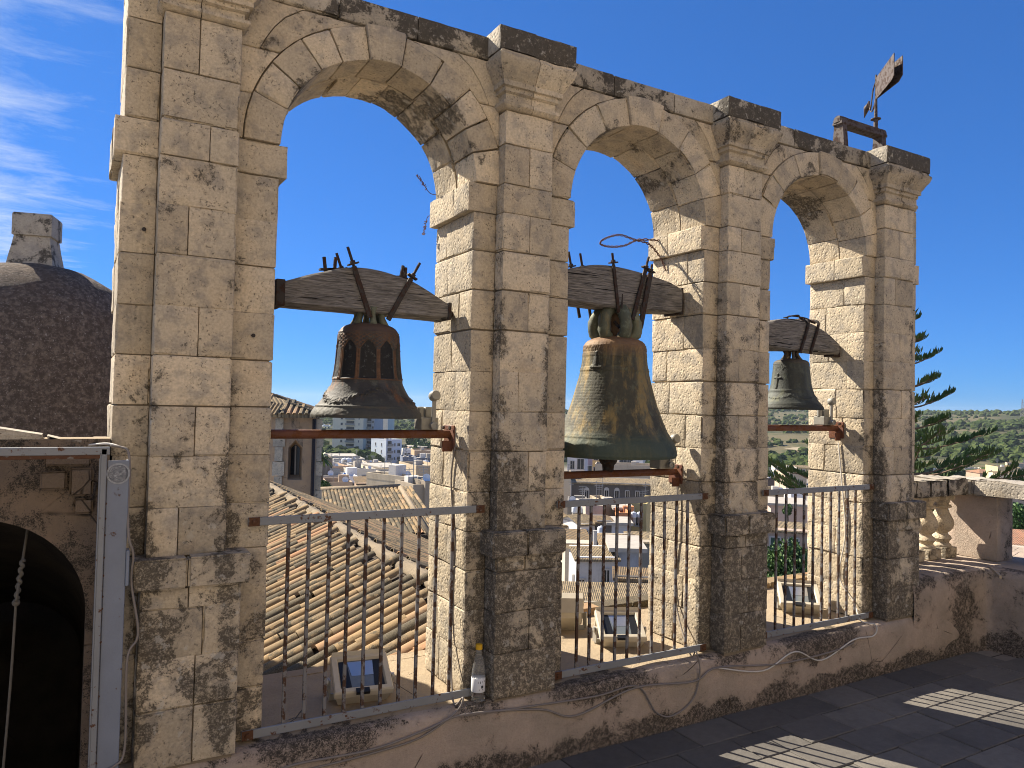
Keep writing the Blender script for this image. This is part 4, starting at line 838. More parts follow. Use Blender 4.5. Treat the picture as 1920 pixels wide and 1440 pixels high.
flood((2.40, .70, .312), rad(150), rad(-38), 'beige floodlight farther back behind the middle railing, seen from behind', .95)
flood((4.02, .32, .318), rad(-42), rad(-64), 'beige floodlight behind the farthest right railing', .92)
# ================================================================== BOTTLE
bt = thing('water_bottle', (1.462, -.052, PL+.002), 'clear plastic water bottle with yellow cap standing beside the second pier', 'bottle')
bp = [(.004, 0), (.024, 0), (.030, .005), (.0305, .02), (.029, .035), (.0305, .06), (.0305, .115), (.029, .135), (.024, .162), (.0165, .195), (.0125, .215), (.0122, .228)]
mb = MB(); mb.lathe(bp, 24, (1.462, -.052, PL+.002)); mb.build('body', M['bottle'], bt, 40)
mb = MB(); mb.lathe([(.0309, .045), (.0314, .046), (.0314, .104), (.0309, .105)], 28, (1.462, -.052, PL+.002)); mb.build('label_band', M['blabel'], bt, True)
for an, zz, w_, h_ in ((-1.9, .09, .012, .010), (-1.45, .07, .010, .012), (-1.2, .092, .014, .006), (-1.6, .058, .016, .005)):
    mb = MB(); mb.add([Vector((1.462+.0318*math.cos(an+q*w_/.03/2), -.052+.0318*math.sin(an+q*w_/.03/2), PL+.002+zz+s_*h_/2)) for q, s_ in ((-1, -1), (1, -1), (1, 1), (-1, 1))], [(0, 1, 2, 3)]); mb.build('print_mark', M['ink'], bt)
mb = MB(); mb.lathe([(.003, .226), (.0150, .226), (.0155, .230), (.0150, .247), (.003, .249)], 20, (1.462, -.052, PL+.002)); mb.build('cap', M['capy'], bt, 40)
# ================================================================== CABLES
def cable(pts, r, label, mat='cable', name='cable'):
    mb = MB(); mb.tube(crom(pts, 7), r, 7); o = mb.build(name, M[mat], None, True); return tag(o, label, 'cable', 'electric cables of the bell hammers')
def pf(l, y=-.114): return [WY(a, b, y) for a, b in l]
cable(pf([(505, 1452), (560, 1432), (700, 1405), (800, 1368), (870, 1340), (1010, 1330), (1080, 1342), (1190, 1290), (1300, 1278), (1345, 1252), (1460, 1245), (1560, 1222)])+[Vector((3.98, -.112, .235))], .0048, 'grey cable sagging along the plinth wall, longest of the runs')
cable(pf([(505, 1458), (590, 1440), (700, 1412), (790, 1382), (855, 1335), (868, 1308)])+[Vector((1.352, -.03, PL+.012)), WX(846, 1190, 1.405), WX(850, 1000, 1.407), WX(846, 900, 1.407), WX(853, 838, 1.405)], .0042, 'grey cable climbing over the ledge of the left arch to its bell hammer')
cable(pf([(870, 1342), (1012, 1322), (1120, 1305), (1195, 1287), (1230, 1335), (1262, 1342), (1300, 1310), (1312, 1260), (1305, 1222)])+[Vector((2.745, -.02, PL+.014)), WX(1268, 1130, 2.818), WX(1270, 1000, 2.818), WX(1271, 900, 2.818)], .0042, 'looping cable below the middle arch ledge, rising inside the arch')
cable(pf([(1345, 1252), (1430, 1258), (1490, 1222), (1540, 1238), (1600, 1200), (1638, 1192), (1642, 1172)])+[Vector((4.16, -.03, PL+.014)), WX(1602, 1130, 4.212), WX(1574, 1080, 4.212), WX(1585, 1000, 4.212), WX(1578, 900, 4.212), WX(1572, 830, 4.212)], .0042, 'pale cable crossing the ledge of the farthest right arch', 'cablew')
# twisted wire hanging in the middle arch and dry weeds on the left arch reveal
mb = MB(); A_ = [(2.812, .33, 2.60), (2.70, .40, 2.605), (2.60, .42, 2.56), (2.50, .43, 2.545), (2.44, .43, 2.555), (2.47, .42, 2.585), (2.56, .41, 2.615), (2.66, .40, 2.60), (2.74, .36, 2.575), (2.800, .33, 2.50), (2.815, .30, 2.42)]
P_ = crom(A_, 10); 
for ph in (0, math.pi): mb.tube([p+Vector((0, .005*math.cos(i*1.1+ph), .005*math.sin(i*1.1+ph))) for i, p in enumerate(P_)], .0032, 5)
ww = mb.build('twisted_wire', M['dry'], None, True); tag(ww, 'loop of rusty twisted wire sticking out of the middle arch reveal', 'wire')
def weed(p, pts, label):
    t_ = thing('dry_weed', p, label, 'weed', 'dry weeds on the left arch'); p = Vector(p); mb = MB(); c = crom([p+Vector(q) for q in pts], 6); mb.tube(c, [.0022*(1-.6*i/len(c)) for i in range(len(c))], 5); mb.build('stem', M['dry'], t_)
    mb = MB(); n_ = len(c)
    for i in range(n_//2, n_):
        for s_ in (-1, 1):
            d = Vector((rs.uniform(-.3, .3), s_*.6, rs.uniform(-.2, .8))).normalized(); mb.tube([c[i], c[i]+d*.010, c[i]+d*.016], [.001, .003, .001], 5)
    mb.build('seed_head', M['dry'], t_)
weed((1.405, .40, 2.66), [(0, 0, 0), (-.03, .02, .01), (-.06, .03, .05), (-.09, .04, .085)], 'dry brown seed stalk on the left arch reveal above the impost')
weed((1.40, .43, 2.56), [(0, 0, 0), (-.015, .03, .0), (-.02, .05, -.05), (-.03, .05, -.09)], 'drooping dry sprig on the left arch impost')
# ================================================================== IRON FRAME AND WEATHERVANE ON THE TOP
ff = thing('iron_frame', (4.43, .2, 3.306), 'brown iron trestle frame standing on top of the arcade', 'iron frame')
def leg(xc, mirror=1):
    mb = MB(); poly = [(-.052, 0), (.052, 0), (.034, .22), (.036, .25), (.030, .285), (-.030, .285), (-.036, .25), (-.034, .22)]
    mb.prism(poly, lambda u, v, d: Vector((xc+d, .2+u, 3.300+v)), -.022, .022); mb.lathe([(.004, -.03), (.034, -.03), (.034, .03), (.004, .03)], 18, (xc, .2, 3.300+.262), Matrix.Rotation(rad(90), 4, 'Y')); mb.build('leg', M['vane'], ff, 35)
leg(4.235); leg(4.655)
mb = MB(); mb.bar((4.20, .2, 3.565), (4.69, .2, 3.565), .048, .050, c=.004); mb.bar((4.20, .2, 3.545), (4.69, .2, 3.545), .02, .075, c=.003); mb.build('cross_beam', M['vane'], ff)
mb = MB()
for i in range(4):
    for j in range(3): mb.box(4.22+.008*j-.012, 4.2265+.008*j-.012, .146-.0*i, .150, 3.325+i*.014, 3.334+i*.014)
mb.build('cast_plate', M['iron'], ff)
vn = thing('weathervane', (4.612, .2, 3.59), 'brown sheet iron weathervane with arrow tip above the far end of the arcade', 'weathervane')
def zat(xy, py):
    lo, hi = 2.0, 6.0
    for _ in range(50):
        m_ = (lo+hi)/2; d = Vector((xy.x, xy.y, m_))-CAM; y = 720-F*d.dot(UP)/d.dot(fwd)
        if y > py: lo = m_
        else: hi = m_
    return lo
mb = MB(); mb.tube([(4.612, .2, 3.57), (4.612, .2, 3.66)], .014, 12); mb.lathe([(.004, 0), (.034, .002), (.034, .006), (.014, .010)], 16, (4.612, .2, 3.655)); mb.tube([(4.612, .2, 3.66), (4.612, .2, 3.80)], [.012, .009], 12); mb.tube([(4.612, .2, 3.80), (4.612, .2, 3.97)], .006, 8); mb.build('pole', M['vane'], vn, 40)
H_ = Vector((4.612, .2, 0)); zt_ = zat(H_, 146.7); zb_ = zat(H_, 186.7)
for (tx, ty, ly, cx__, cy__) in ((1676.7, 99, 141.7, 1671.7, 151.7), (1692.5, 104, 140, 1683, 153.5)):
    t1 = WZ(tx, ty, zt_); xy = Vector((t1.x, t1.y, 0)); zl = zat(xy, ly); q = H_+(xy-H_)*.86; zc_ = zat(q, cy__)
    pts = [Vector((H_.x, H_.y, zt_)), t1, Vector((t1.x, t1.y, zl)), Vector((q.x, q.y, zc_)), Vector((H_.x, H_.y, zb_))]; n_ = (xy-H_).cross(Vector((0, 0, 1))).normalized()*.0025
    mb = MB(); mb.add([p+n_ for p in pts]+[p-n_ for p in pts], [(0, 1, 2, 3, 4), (9, 8, 7, 6, 5)]+[(i, (i+1) % 5, 5+(i+1) % 5, 5+i) for i in range(5)]); mb.build('vane_sheet', M['vane'], vn)
dv = (H_-Vector((WZ(1676.7, 99, zt_).x, WZ(1676.7, 99, zt_).y, 0))).normalized()
mb = MB(); A0 = Vector((H_.x, H_.y, zt_-.02)); N0 = Vector((H_.x, H_.y, zb_-.03))
tipb = H_+dv*.16; tipb.z = zat(tipb, 190); 
mb.tube(crom([A0, H_+dv*.07+Vector((0, 0, zt_-.06)), H_+dv*.125+Vector((0, 0, zt_-.17)), tipb], 6), .005, 6); mb.tube(crom([N0+Vector((0, 0, .03)), H_+dv*.07+Vector((0, 0, zb_-.045)), H_+dv*.125+Vector((0, 0, zb_-.03)), tipb], 6), .005, 6)
e1 = tipb+dv*.03-Vector((0, 0, .01)); e2 = tipb+dv*.115-Vector((0, 0, .075)); mb.tube([tipb, e1, e1+(e2-e1)*.25, e2], [.005, .008, .022, .002], 10); mb.build('arrow', M['vane'], vn, 40)
# ================================================================== DOME ON THE LEFT
t = NT('dome_render', 0.95, spec=0.1); sp_ = t.noise(26, 8, 0.75); c = t.mix(t.ramp(sp_, 0.42, 0.66), (0.095, 0.076, 0.062), (0.235, 0.185, 0.145)); c = t.mix(t.ramp(t.noise(60, 5, .7), .58, .67), c, (0.34, 0.30, 0.26)); c = t.mix(t.math('MULTIPLY', t.ramp(t.noise(2.2, 5), .5, .7), .5), c, (0.14, 0.095, 0.06)); t.col(c); t.bump(t.noise(45, 8, .75), .8, .03); M['dome'] = t.m
dc = DD(68, 495, 6.0); dm = thing('dome', (dc.x, dc.y, dc.z-5.55), 'dark weathered stone cupola left of the arcade with a stub on top', 'dome')
pr = [(1.02, -5.6), (1.02, -2.2), (1.005, -1.7), (.975, -1.3), (.935, -.98), (.89, -.74)]+[(.88*math.cos(a_*math.pi/2/16), -.80+.80*math.sin(a_*math.pi/2/16)) for a_ in range(4, 16)]+[(.02, 0)]
mb = MB(); mb.lathe(pr, 72, dc); mb.v = [v+(v-Vector((dc.x, dc.y, dc.z-.9))).normalized()*.012*noise.noise(v*5) for v in mb.v]; mb.build('cupola', M['dome'], dm, 50)
mb = MB(); R_ = Matrix.Rotation(rad(-14), 4, 'Z')
def sq(h, z): return [dc+R_ @ Vector((sx*h*.74, sy*h*.74, z)) for sx, sy in ((-1, -1), (1, -1), (1, 1), (-1, 1))]
L_ = [(.222, -.06), (.205, .03), (.186, .11), (.172, .185), (.168, .20), (.186, .205), (.186, .365), (.176, .38)]; vs = [p for h, z in L_ for p in sq(h, z)]
mb.add(vs, [(i*4+j, i*4+(j+1) % 4, (i+1)*4+(j+1) % 4, (i+1)*4+j) for i in range(len(L_)-1) for j in range(4)]+[(28, 29, 30, 31)], [0.45]*len(vs)); mb.build('finial_stub', M['cap'], dm, 30, 'lichen')
# flat roof the cupola and hatch stand on
mb = MB(); mb.box(-6, -0.02, .60, 9.0, -6, -2.9); tag(mb.build('church_roof', M['ledge'], None), kind='structure')
# ================================================================== STAIR HATCH ON THE LEFT
ht = thing('stair_hatch', (-.4, -.1, 0), 'open stair hatch with rusty metal frame and dark vaulted stair inside', 'hatch')
mb = MB(); mb.cbox(-1.45, -.008, -.150, -.126, 1.424, 1.450, .002); mb.mi = 1; mb.cbox(-1.45, -.036, -.150, -.100, 1.412, 1.424, .001); mb.build('lintel', [M['rail'], M['railend']], ht)
mb = MB(); mb.cbox(-.034, -.016, -.150, -.126, 0, 1.445, .002); mb.cbox(-.038, -.034, -.150, -.09, 0, 1.43, .001); mb.build('frame_post', M['rail'], ht)
mb = MB(); mb.cbox(-.014, .052, -.142, -.134, 0.02, 1.404, .002); mb.cbox(.044, .052, -.134, -.10, .02, 1.404, .001); pn = mb.build('side_panel', M['door'], ht)
for zz in (1.375, 1.26, 1.21, 1.155, 1.08, 1.02, .95, .91, .80, .62, .40): mb = MB(); mb.lathe([(.001, 0), (.0042, 0), (.003, .002), (.001, .0022)], 10, (-.015, -.142, zz), Matrix.Rotation(rad(90), 4, 'X')); mb.build('rivet', M['railend'], pn)
mb = MB(); mb.cbox(.052, .062, -.150, -.10, .98, 1.10, .002); mb.build('lock_box', M['door'], ht)
t = NT('scratched_sticker', .5); o_ = t.obj(); sx = t.n('ShaderNodeSeparateXYZ'); t.l(o_, sx.inputs[0]); 
stc = WY(222, 888, -.1435)
ux = t.math('SUBTRACT', sx.outputs[0], stc.x+.4); uz = t.math('SUBTRACT', sx.outputs[2], stc.z); rr_ = t.math('SQRT', t.math('ADD', t.math('MULTIPLY', ux, ux), t.math('MULTIPLY', uz, uz)))
ring = t.math('MAXIMUM', t.math('LESS_THAN', t.math('ABSOLUTE', t.math('SUBTRACT', rr_, .0315)), .0009), t.math('LESS_THAN', t.math('ABSOLUTE', t.math('SUBTRACT', rr_, .0345)), .0007))
scr = t.math('MULTIPLY', t.ramp(t.noise(70, 6, .7, vec=t.scale(o_, (1, 1, 1.6)), dist=3.0), .50, .56), t.math('LESS_THAN', rr_, .0285)); t.col(t.mix(t.math('MAXIMUM', ring, scr), (.045, .05, .065), (.46, .48, .50)))
mb = MB(); mb.lathe([(.001, 0), (.036, 0), (.036, .0008), (.001, .0010)], 40, stc, Matrix.Rotation(rad(90), 4, 'X')); mb.build('round_sticker', t.m, pn)
# masonry with the arch, vault behind
M['vault'] = m_plaster('stair_vault_plaster', (0.20, 0.150, 0.11), (0.15, 0.118, 0.09)); M['vaultd'] = m_plaster('shade_dark_vault_plaster', (0.045, 0.038, 0.032), (0.026, 0.024, 0.022)); cxh, rh, zs_ = -.40, .34, .87  # the stair's shade is put into the darker vault plaster colour
poly = [(-1.5, 0), (-1.5, 1.47), (-.004, 1.47), (-.004, 0), (cxh+rh, 0)]+[(cxh+rh*math.cos(a_*math.pi/24), zs_+rh*1.0*math.sin(a_*math.pi/24)) for a_ in range(25)]+[(cxh-rh, 0)]
mb = MB(); mb.prism(poly, lambda u, v, d: Vector((u, d, v)), -.02, .12); mb.a = [.8]*len(mb.v); mb.build('front_wall', M['vault'], ht, False, 'lichen')
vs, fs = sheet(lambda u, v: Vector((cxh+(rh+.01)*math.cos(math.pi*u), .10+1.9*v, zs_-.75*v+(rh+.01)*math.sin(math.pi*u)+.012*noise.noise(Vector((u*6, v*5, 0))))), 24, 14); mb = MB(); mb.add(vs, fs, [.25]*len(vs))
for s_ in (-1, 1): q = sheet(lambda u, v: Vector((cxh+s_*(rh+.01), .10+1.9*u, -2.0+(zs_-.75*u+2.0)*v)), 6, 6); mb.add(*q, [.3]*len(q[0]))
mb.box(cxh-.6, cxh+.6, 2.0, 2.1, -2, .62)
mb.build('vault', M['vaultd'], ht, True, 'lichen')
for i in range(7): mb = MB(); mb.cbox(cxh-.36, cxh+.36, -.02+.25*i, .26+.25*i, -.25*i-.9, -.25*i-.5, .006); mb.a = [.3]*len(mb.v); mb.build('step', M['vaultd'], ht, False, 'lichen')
mb = MB(); mb.box(-1.5, -.70, .12, .55, 0, 1.46); mb.box(-.05, -.004, .12, .42, 0, 1.46); mb.a = [.3]*len(mb.v); mb.build('side_wall', M['vault'], ht, False, 'lichen')
for (x0_, x1_, z0_, z1_) in ((-.125, -.05, 1.275, 1.375), (-.21, -.13, 1.30, 1.365), (-.20, -.06, 1.38, 1.415), (-.11, -.05, 1.215, 1.27)): stone('rubble_stone', x0_, x1_, -.045, .03, z0_, z1_, ht, M['vault'], lambda p: .35, ch=.022, chip=.05, st=.02)
# coping slabs above the hatch
def slabz(px, py): return WY(px, py, -.02)
for (a_, b_, zb__) in (((-40, 797), (78, 815), 0), ((88, 817), (157, 834), 0)):
    A_, B_ = slabz(*a_), slabz(*b_)
    def mp(p, A_=A_, B_=B_): u = (p.x-A_.x)/(B_.x-A_.x); top = A_.z+(B_.z-A_.z)*u; return Vector((p.x, p.y, 1.47+(top-1.47)*p.z))
    stone('coping_slab', A_.x, B_.x, -.02, .10, 0.0, 1.0, ht, M['cap'], lambda p: .35, mp, gap=0.001, ch=.003, chip=.004, st=.09)
mb = MB(); mb.box(-1.5, -.004, -.018, .10, 1.462, 1.472); mb.a = [.3]*len(mb.v); mb.build('roof_slab', M['ledge'], ht, False, 'lichen')
rp = [WY(x_, y_, -.06) for x_, y_ in ((42, 1062), (36, 1090), (30, 1130), (28, 1160), (22, 1250), (14, 1350), (6, 1440), (0, 1520))]
ro = thing('bell_rope', rp[-1], 'pale knotted rope hanging inside the dark stair hatch', 'rope'); mb = MB(); mb.tube(crom([rp[0]+Vector((.02, .42, .34))]+rp[1:], 6), .0042, 8); mb.build('rope', M['rope'], ro, True)
mb = MB(); P_ = crom([rp[0]+Vector((0, 0, .02)), rp[1], rp[2]], 14); mb.tube([p+Vector((.004*math.cos(i*1.3), .004*math.sin(i*1.3), 0)) for i, p in enumerate(P_)], .0065, 7); mb.ball(rp[2], .012, 8); mb.build('knot', M['rope'], ro, True)
cable([WY(207, 836, -.09), WY(225, 838, -.10), WY(240, 846, -.12), WY(243, 880, -.135), WY(240, 960, -.135), WY(242, 1010, -.15), WY(250, 1040, -.14), WY(246, 1090, -.13), WY(258, 1170, -.125), WY(256, 1200, -.125), WY(238, 1240, -.135), WY(234, 1400, -.135), WY(215, 1436, -.15), WY(180, 1450, -.15)], .0042, 'grey cable running down beside the blue-grey hatch panel')
cable([WY(100, 838, .02), WY(150, 836, .0), WY(200, 832, -.06), WY(225, 838, -.10)], .004, 'short white cable lying on the hatch roof edge', 'cablew')
# ================================================================== TILE ROOF BEHIND THE LEFT ARCH
PHI = rad(22); RDIR = Vector((math.sin(rad(2.2)), math.cos(rad(2.2)), 0)); PERP = Vector((RDIR.y, -RDIR.x, 0))
R0 = DD(789, 1076, 6.7); R0 = R0-RDIR*(R0.y-0.66)          # ridge point at the near end
DL = (-PERP*math.cos(PHI)-Vector((0, 0, math.sin(PHI)))); NL = DL.cross(RDIR)
if NL.z < 0: NL = -NL
DR = (PERP*math.cos(PHI)-Vector((0, 0, math.sin(PHI)))); NR = RDIR.cross(DR)
if NR.z < 0: NR = -NR
roof = thing('church_roof_tiled', R0, 'sunlit clay tile roof with a mortared ridge behind the left arch railing', 'roof')
SPC, EXP, TL = .155, .34, .42
def tile_mesh(seed, n=6):
    vs = []; r0, r1 = .074, .060; rr = random.Random(seed); bend = rr.uniform(-.004, .004)
    for sgn, th_ in ((1, 0), (0, .013)):
        for u in (0, .5, 1):
            for k in range(n+1):
                a_ = math.pi*(.04+.92*k/n); r_ = (r1+(r0-r1)*u)-th_; vs.append(Vector((TL*u, math.cos(a_)*r_+bend*math.sin(u*3), math.sin(a_)*r_*.80+rr.uniform(-.0012, .0012))))
    m = n+1; f = []
    for L in (0, 3):
        for i in range(2):
            for k in range(n): q = ((L+i)*m+k, (L+i)*m+k+1, (L+i+1)*m+k+1, (L+i+1)*m+k); f.append(q)
    for k in range(n): f.append((k, k+1, 3*m+k+1, 3*m+k)); f.append((2*m+k, 2*m+k+1, 5*m+k+1, 5*m+k))
    for i in range(2): f.append((i*m, (i+1)*m, (3+i+1)*m, (3+i)*m)); f.append((i*m+n, (i+1)*m+n, (3+i+1)*m+n, (3+i)*m+n))
    return vs, f
tms = []
for q in range(5):
    vs, fs_ = tile_mesh(q); mb = MB(); mb.add(vs, fs_); tms.append(mb.mesh('roof_tile', M['tile'], smooth=40))
def frame(p, x, y, z): return Matrix(((x.x, y.x, z.x, p.x), (x.y, y.y, z.y, p.y), (x.z, y.z, z.z, p.z), (0, 0, 0, 1)))
rt_ = random.Random(21); cand = []
for i in range(68):
    for j in range(13):
        u = .03+j*EXP+rt_.uniform(-.06, .06)+((i*37) % 5)*.05; y = i*SPC+rt_.uniform(-.008, .008)
        p = R0+RDIR*y+DL*u+NL*(.012+.012); d = p-CAM; zf = d.dot(fwd); sx_, sy_ = 960+F*d.dot(RT)/zf, 720-F*d.dot(UP)/zf
        dx_ = DL.copy(); dx_.rotate(Matrix.Rotation(rt_.gauss(0, .03), 3, NL)); lift = Vector(NL)*rt_.uniform(0, .014); dd = (dx_-NL*.03).normalized(); yy = NL.cross(dd).normalized(); nn = dd.cross(yy)
        vis = 470 < sx_ < 860 and sy_ < 1330
        cand.append((0 if vis else 1, zf, frame(p+lift, dd, yy, nn)))
cand.sort(key=lambda c_: (c_[0], c_[1])); inv = Matrix.Translation(-ORG[roof])
for q in cand[:300]:
    o = link('roof_tile', rt_.choice(tms), roof); k_ = rt_.uniform(.93, 1.07); o.matrix_local = inv @ q[2] @ Matrix.Rotation(rt_.gauss(0, .05), 4, 'X') @ Matrix.Diagonal((rt_.uniform(.9, 1.05), k_, k_, 1))
def tile_mass(name, mats, parent, n=4):
    mb = MB(); rr = random.Random(3)
    for mt in mats:
        vs, fs_ = tile_mesh(rr.randrange(9), n); mb.add([mt @ v for v in vs], fs_, [rr.random()]*len(vs))
    o = mb.build(name, M['tilefar'], parent, 40, 'tid'); o['kind'] = 'stuff'; return o
tile_mass('roof_tile_mass', [q[2] for q in cand[300:]], roof)
mats = []
for i in range(70):
    for j in range(9):
        p = R0+RDIR*(i*SPC)+DR*(.05+j*EXP+rt_.uniform(-.03, .03)+((i*29) % 5)*.05)+NR*.02; dd = (DR-NR*.03).normalized(); yy = NR.cross(dd).normalized(); mats.append(frame(p, dd, yy, dd.cross(yy)))
tile_mass('far_slope_tile_mass', mats, roof)
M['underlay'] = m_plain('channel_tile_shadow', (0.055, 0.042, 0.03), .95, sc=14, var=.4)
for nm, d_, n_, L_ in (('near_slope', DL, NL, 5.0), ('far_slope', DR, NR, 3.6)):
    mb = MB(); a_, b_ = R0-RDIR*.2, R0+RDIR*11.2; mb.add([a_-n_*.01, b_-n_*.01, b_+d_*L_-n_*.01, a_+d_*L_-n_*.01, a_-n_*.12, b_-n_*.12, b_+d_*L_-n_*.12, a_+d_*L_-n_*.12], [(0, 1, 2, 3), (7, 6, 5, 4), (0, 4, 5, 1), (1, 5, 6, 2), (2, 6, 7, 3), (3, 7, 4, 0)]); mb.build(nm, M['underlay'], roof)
mb = MB(); n_ = 150; rows = []
for i in range(n_+1):
    c_ = R0+RDIR*(-.2+11.5*i/n_); row = []
    for k in range(9): a_ = math.pi*k/8; w_ = noise.noise(Vector((i*.35, k*.7, 0)))*.022+noise.noise(Vector((i*.9, k*1.7, 4)))*.010; row.append(c_+PERP*(-math.cos(a_)*(.085+w_))+Vector((0, 0, math.sin(a_)*(.070+w_)-.03)))
    rows.append(row)
mb.add([p for r_ in rows for p in r_], [(i*9+k, (i+1)*9+k, (i+1)*9+k+1, i*9+k+1) for i in range(n_) for k in range(8)], [.62]*(9*(n_+1))); M['ridge'] = m_plaster('ridge_mortar_old', (0.27, 0.215, 0.145), (0.21, 0.17, 0.12)); mb.build('ridge_mortar', M['ridge'], roof, True, 'lichen')
mb = MB(); mb.box(.02, 1.86, .602, .68, -2.5, .314); mb.a = [.1]*len(mb.v); mb.build('ledge_face', M['ledge'], roof, False, 'lichen')
# ================================================================== CHURCH TURRET, left of the left bell
M['turret'] = m_plaster('turret_render', (0.40, 0.275, 0.165), (0.33, 0.235, 0.155), (0.075, 0.064, 0.052), 1.1, True)
def zd(py, px, d): return DD(px, py, d).z
D_ = 22.0
tu = thing('church_turret', DD(545, 915, D_), 'ochre plastered church turret with lancet window and tiled roof beyond the left arch', 'turret')
PR_, PF = DD(598, 830, D_), DD(523, 830, D_-.3); PL_ = DD(440, 830, D_+.9)
# polygonal plan: left face, front face with the window, narrow chamfer to the right
plan = [PL_, PF, DD(589, 830, D_-.2), PR_, DD(598, 830, D_+2.6), DD(440, 830, D_+3.0)]; zt, zb = zd(778, 560, D_), -6
mb = MB(); n_ = len(plan); vs = []; hz = [zb]+[zb+(zt-zb)*i/10 for i in range(1, 11)]
# front face is cut open for the window: build faces one by one
def wallq(a, b, z0, z1, nu=6, nv=8):
    q = sheet(lambda u, v: Vector((a.x+(b.x-a.x)*u, a.y+(b.y-a.y)*u, z0+(z1-z0)*v)), nu, nv); mb.add(*q, [.16+.55*ss(zt-1.0, zt-.1, p.z)*max(0, .6+noise.noise(p*1.5))*.8+.25*max(0, noise.noise(p*.7)) for p in q[0]])
wl, wr = DD(541, 830, D_-.26), DD(568, 830, D_-.24); zw0, zw1 = zd(898, 555, D_), zd(838, 555, D_); wa, wb = WX(0, 0, 1) if False else wl, wr
wallq(plan[0], plan[1], zb, zt); wallq(plan[1], wl, zb, zt); wallq(wr, plan[2], zb, zt); wallq(plan[2], plan[3], zb, zt); wallq(plan[3], plan[4], zb, zt); wallq(plan[4], plan[5], zb, zt); wallq(plan[5], plan[0], zb, zt)
wallq(wl, wr, zb, zw0)
ap = zd(824, 555, D_); mid = (wl+wr)/2
def V3(p, z): return Vector((p.x, p.y, z))
mb.add([V3(wl, zw1), V3(mid, ap), V3(wr, zw1), V3(wr, zt), V3(wl, zt)], [(0, 1, 4), (1, 2, 3), (1, 3, 4)], [.6]*5)
bk = (mid-CAM); bk.z = 0; bk.normalize(); bk *= .55; nar = .62
il, ir = mid+(wl-mid)*nar+bk, mid+(wr-mid)*nar+bk
mb.add([V3(wl, zw0), V3(wl, zw1), V3(mid, ap), V3(wr, zw1), V3(wr, zw0), V3(il, zw0+.1), V3(il, zw1-.05), V3(mid+bk, ap-.15), V3(ir, zw1-.05), V3(ir, zw0+.1)], [(0, 1, 6, 5), (1, 2, 7, 6), (2, 3, 8, 7), (3, 4, 9, 8), (4, 0, 5, 9)], [.35]*10)
mb.build('wall', M['turret'], tu, False, 'lichen')
mb = MB(); mb.add([V3(il, zw0+.1), V3(il, zw1-.05), V3(mid+bk, ap-.15), V3(ir, zw1-.05), V3(ir, zw0+.1)], [(0, 1, 2, 3, 4)]); wd = mb.build('lancet_window', M['pane'], tu)
mb = MB(); mb.bar(V3(mid+bk*.95, zw0+.1), V3(mid+bk*.95, ap-.2), .04, .03); mb.bar(V3(il, zw0+1.0), V3(ir, zw0+1.0), .03, .03); mb.build('glazing_bar', M['wframe'], wd)
# quoins / buttress strip on the left and drain pipe
for p_, w_ in ((plan[1], .22), (plan[3], .16)):
    for i in range(12): z_ = zt-.1-.42*i; d_ = (plan[2]-plan[1]).normalized(); s_ = 1 if p_ is plan[1] else -1; a_ = p_-bk*.06; mb = MB(); mb.bar(V3(a_+d_*s_*.0, z_-.40), V3(a_+d_*s_*.0, z_), w_*(1.5 if i % 2 else 1.0), .10, bk); mb.a = [.4]*len(mb.v); mb.build('quoin', M['stone'], tu, False, 'lichen')
a_ = DD(588, 830, D_-.34); mb = MB(); mb.tube([V3(a_, zb), V3(a_, zt-.1)], .05, 8); mb.build('drain_pipe', M['iron'], tu, True)
# hipped tile roof: apex to the left, eaves with tiles
ez = zd(775, 560, D_); apx = DD(462, 724, D_+1.4); eav = [plan[0]-bk*.5, plan[1]-bk*.5, plan[2]-bk*.45+(plan[2]-plan[1])*.06, plan[3]+(plan[3]-plan[2])*.9, plan[4]+(plan[4]-plan[5])*.1, plan[5]]
mb = MB(); 
for i in range(6): a_, b_ = V3(eav[i], ez), V3(eav[(i+1) % 6], ez); mb.add([a_, b_, apx], [(0, 1, 2)]); mb.add([a_-Vector((0, 0, .12)), b_-Vector((0, 0, .12)), b_, a_], [(0, 1, 2, 3)])
mb.build('roof', M['tpatA'], tu); 
mats = []
for fi in (0, 1, 2, 3):
    a_, b_ = V3(eav[fi], ez), V3(eav[fi+1], ez); e_ = (b_-a_); L_ = e_.length; e_ = e_/L_; nrm = e_.cross(apx-a_).normalized(); nrm = nrm if nrm.z > 0 else -nrm; dn = (nrm.cross(e_)).normalized(); dn = dn if dn.z < 0 else -dn
    H_r = (apx-a_).cross(e_).length; xa_ = (apx-a_).dot(e_)
    for i in range(int(L_/.17)):
        s_ = .085+i*.17
        for j in range(14):
            h_ = j*.34; f_ = 1-h_/H_r
            if f_ < .06: break
            # position on the triangle at height fraction
            lo_, hi_ = xa_*(1-f_), xa_*(1-f_)+L_*f_
            if not lo_ < s_ < hi_: continue
            p = a_+e_*s_-dn*(h_+.34)+nrm*.015; d2 = (dn-nrm*.04).normalized(); y2 = nrm.cross(d2).normalized(); mats.append(frame(p, d2, y2, d2.cross(y2)))
tile_mass('roof_tile_mass', mats, tu, 3)
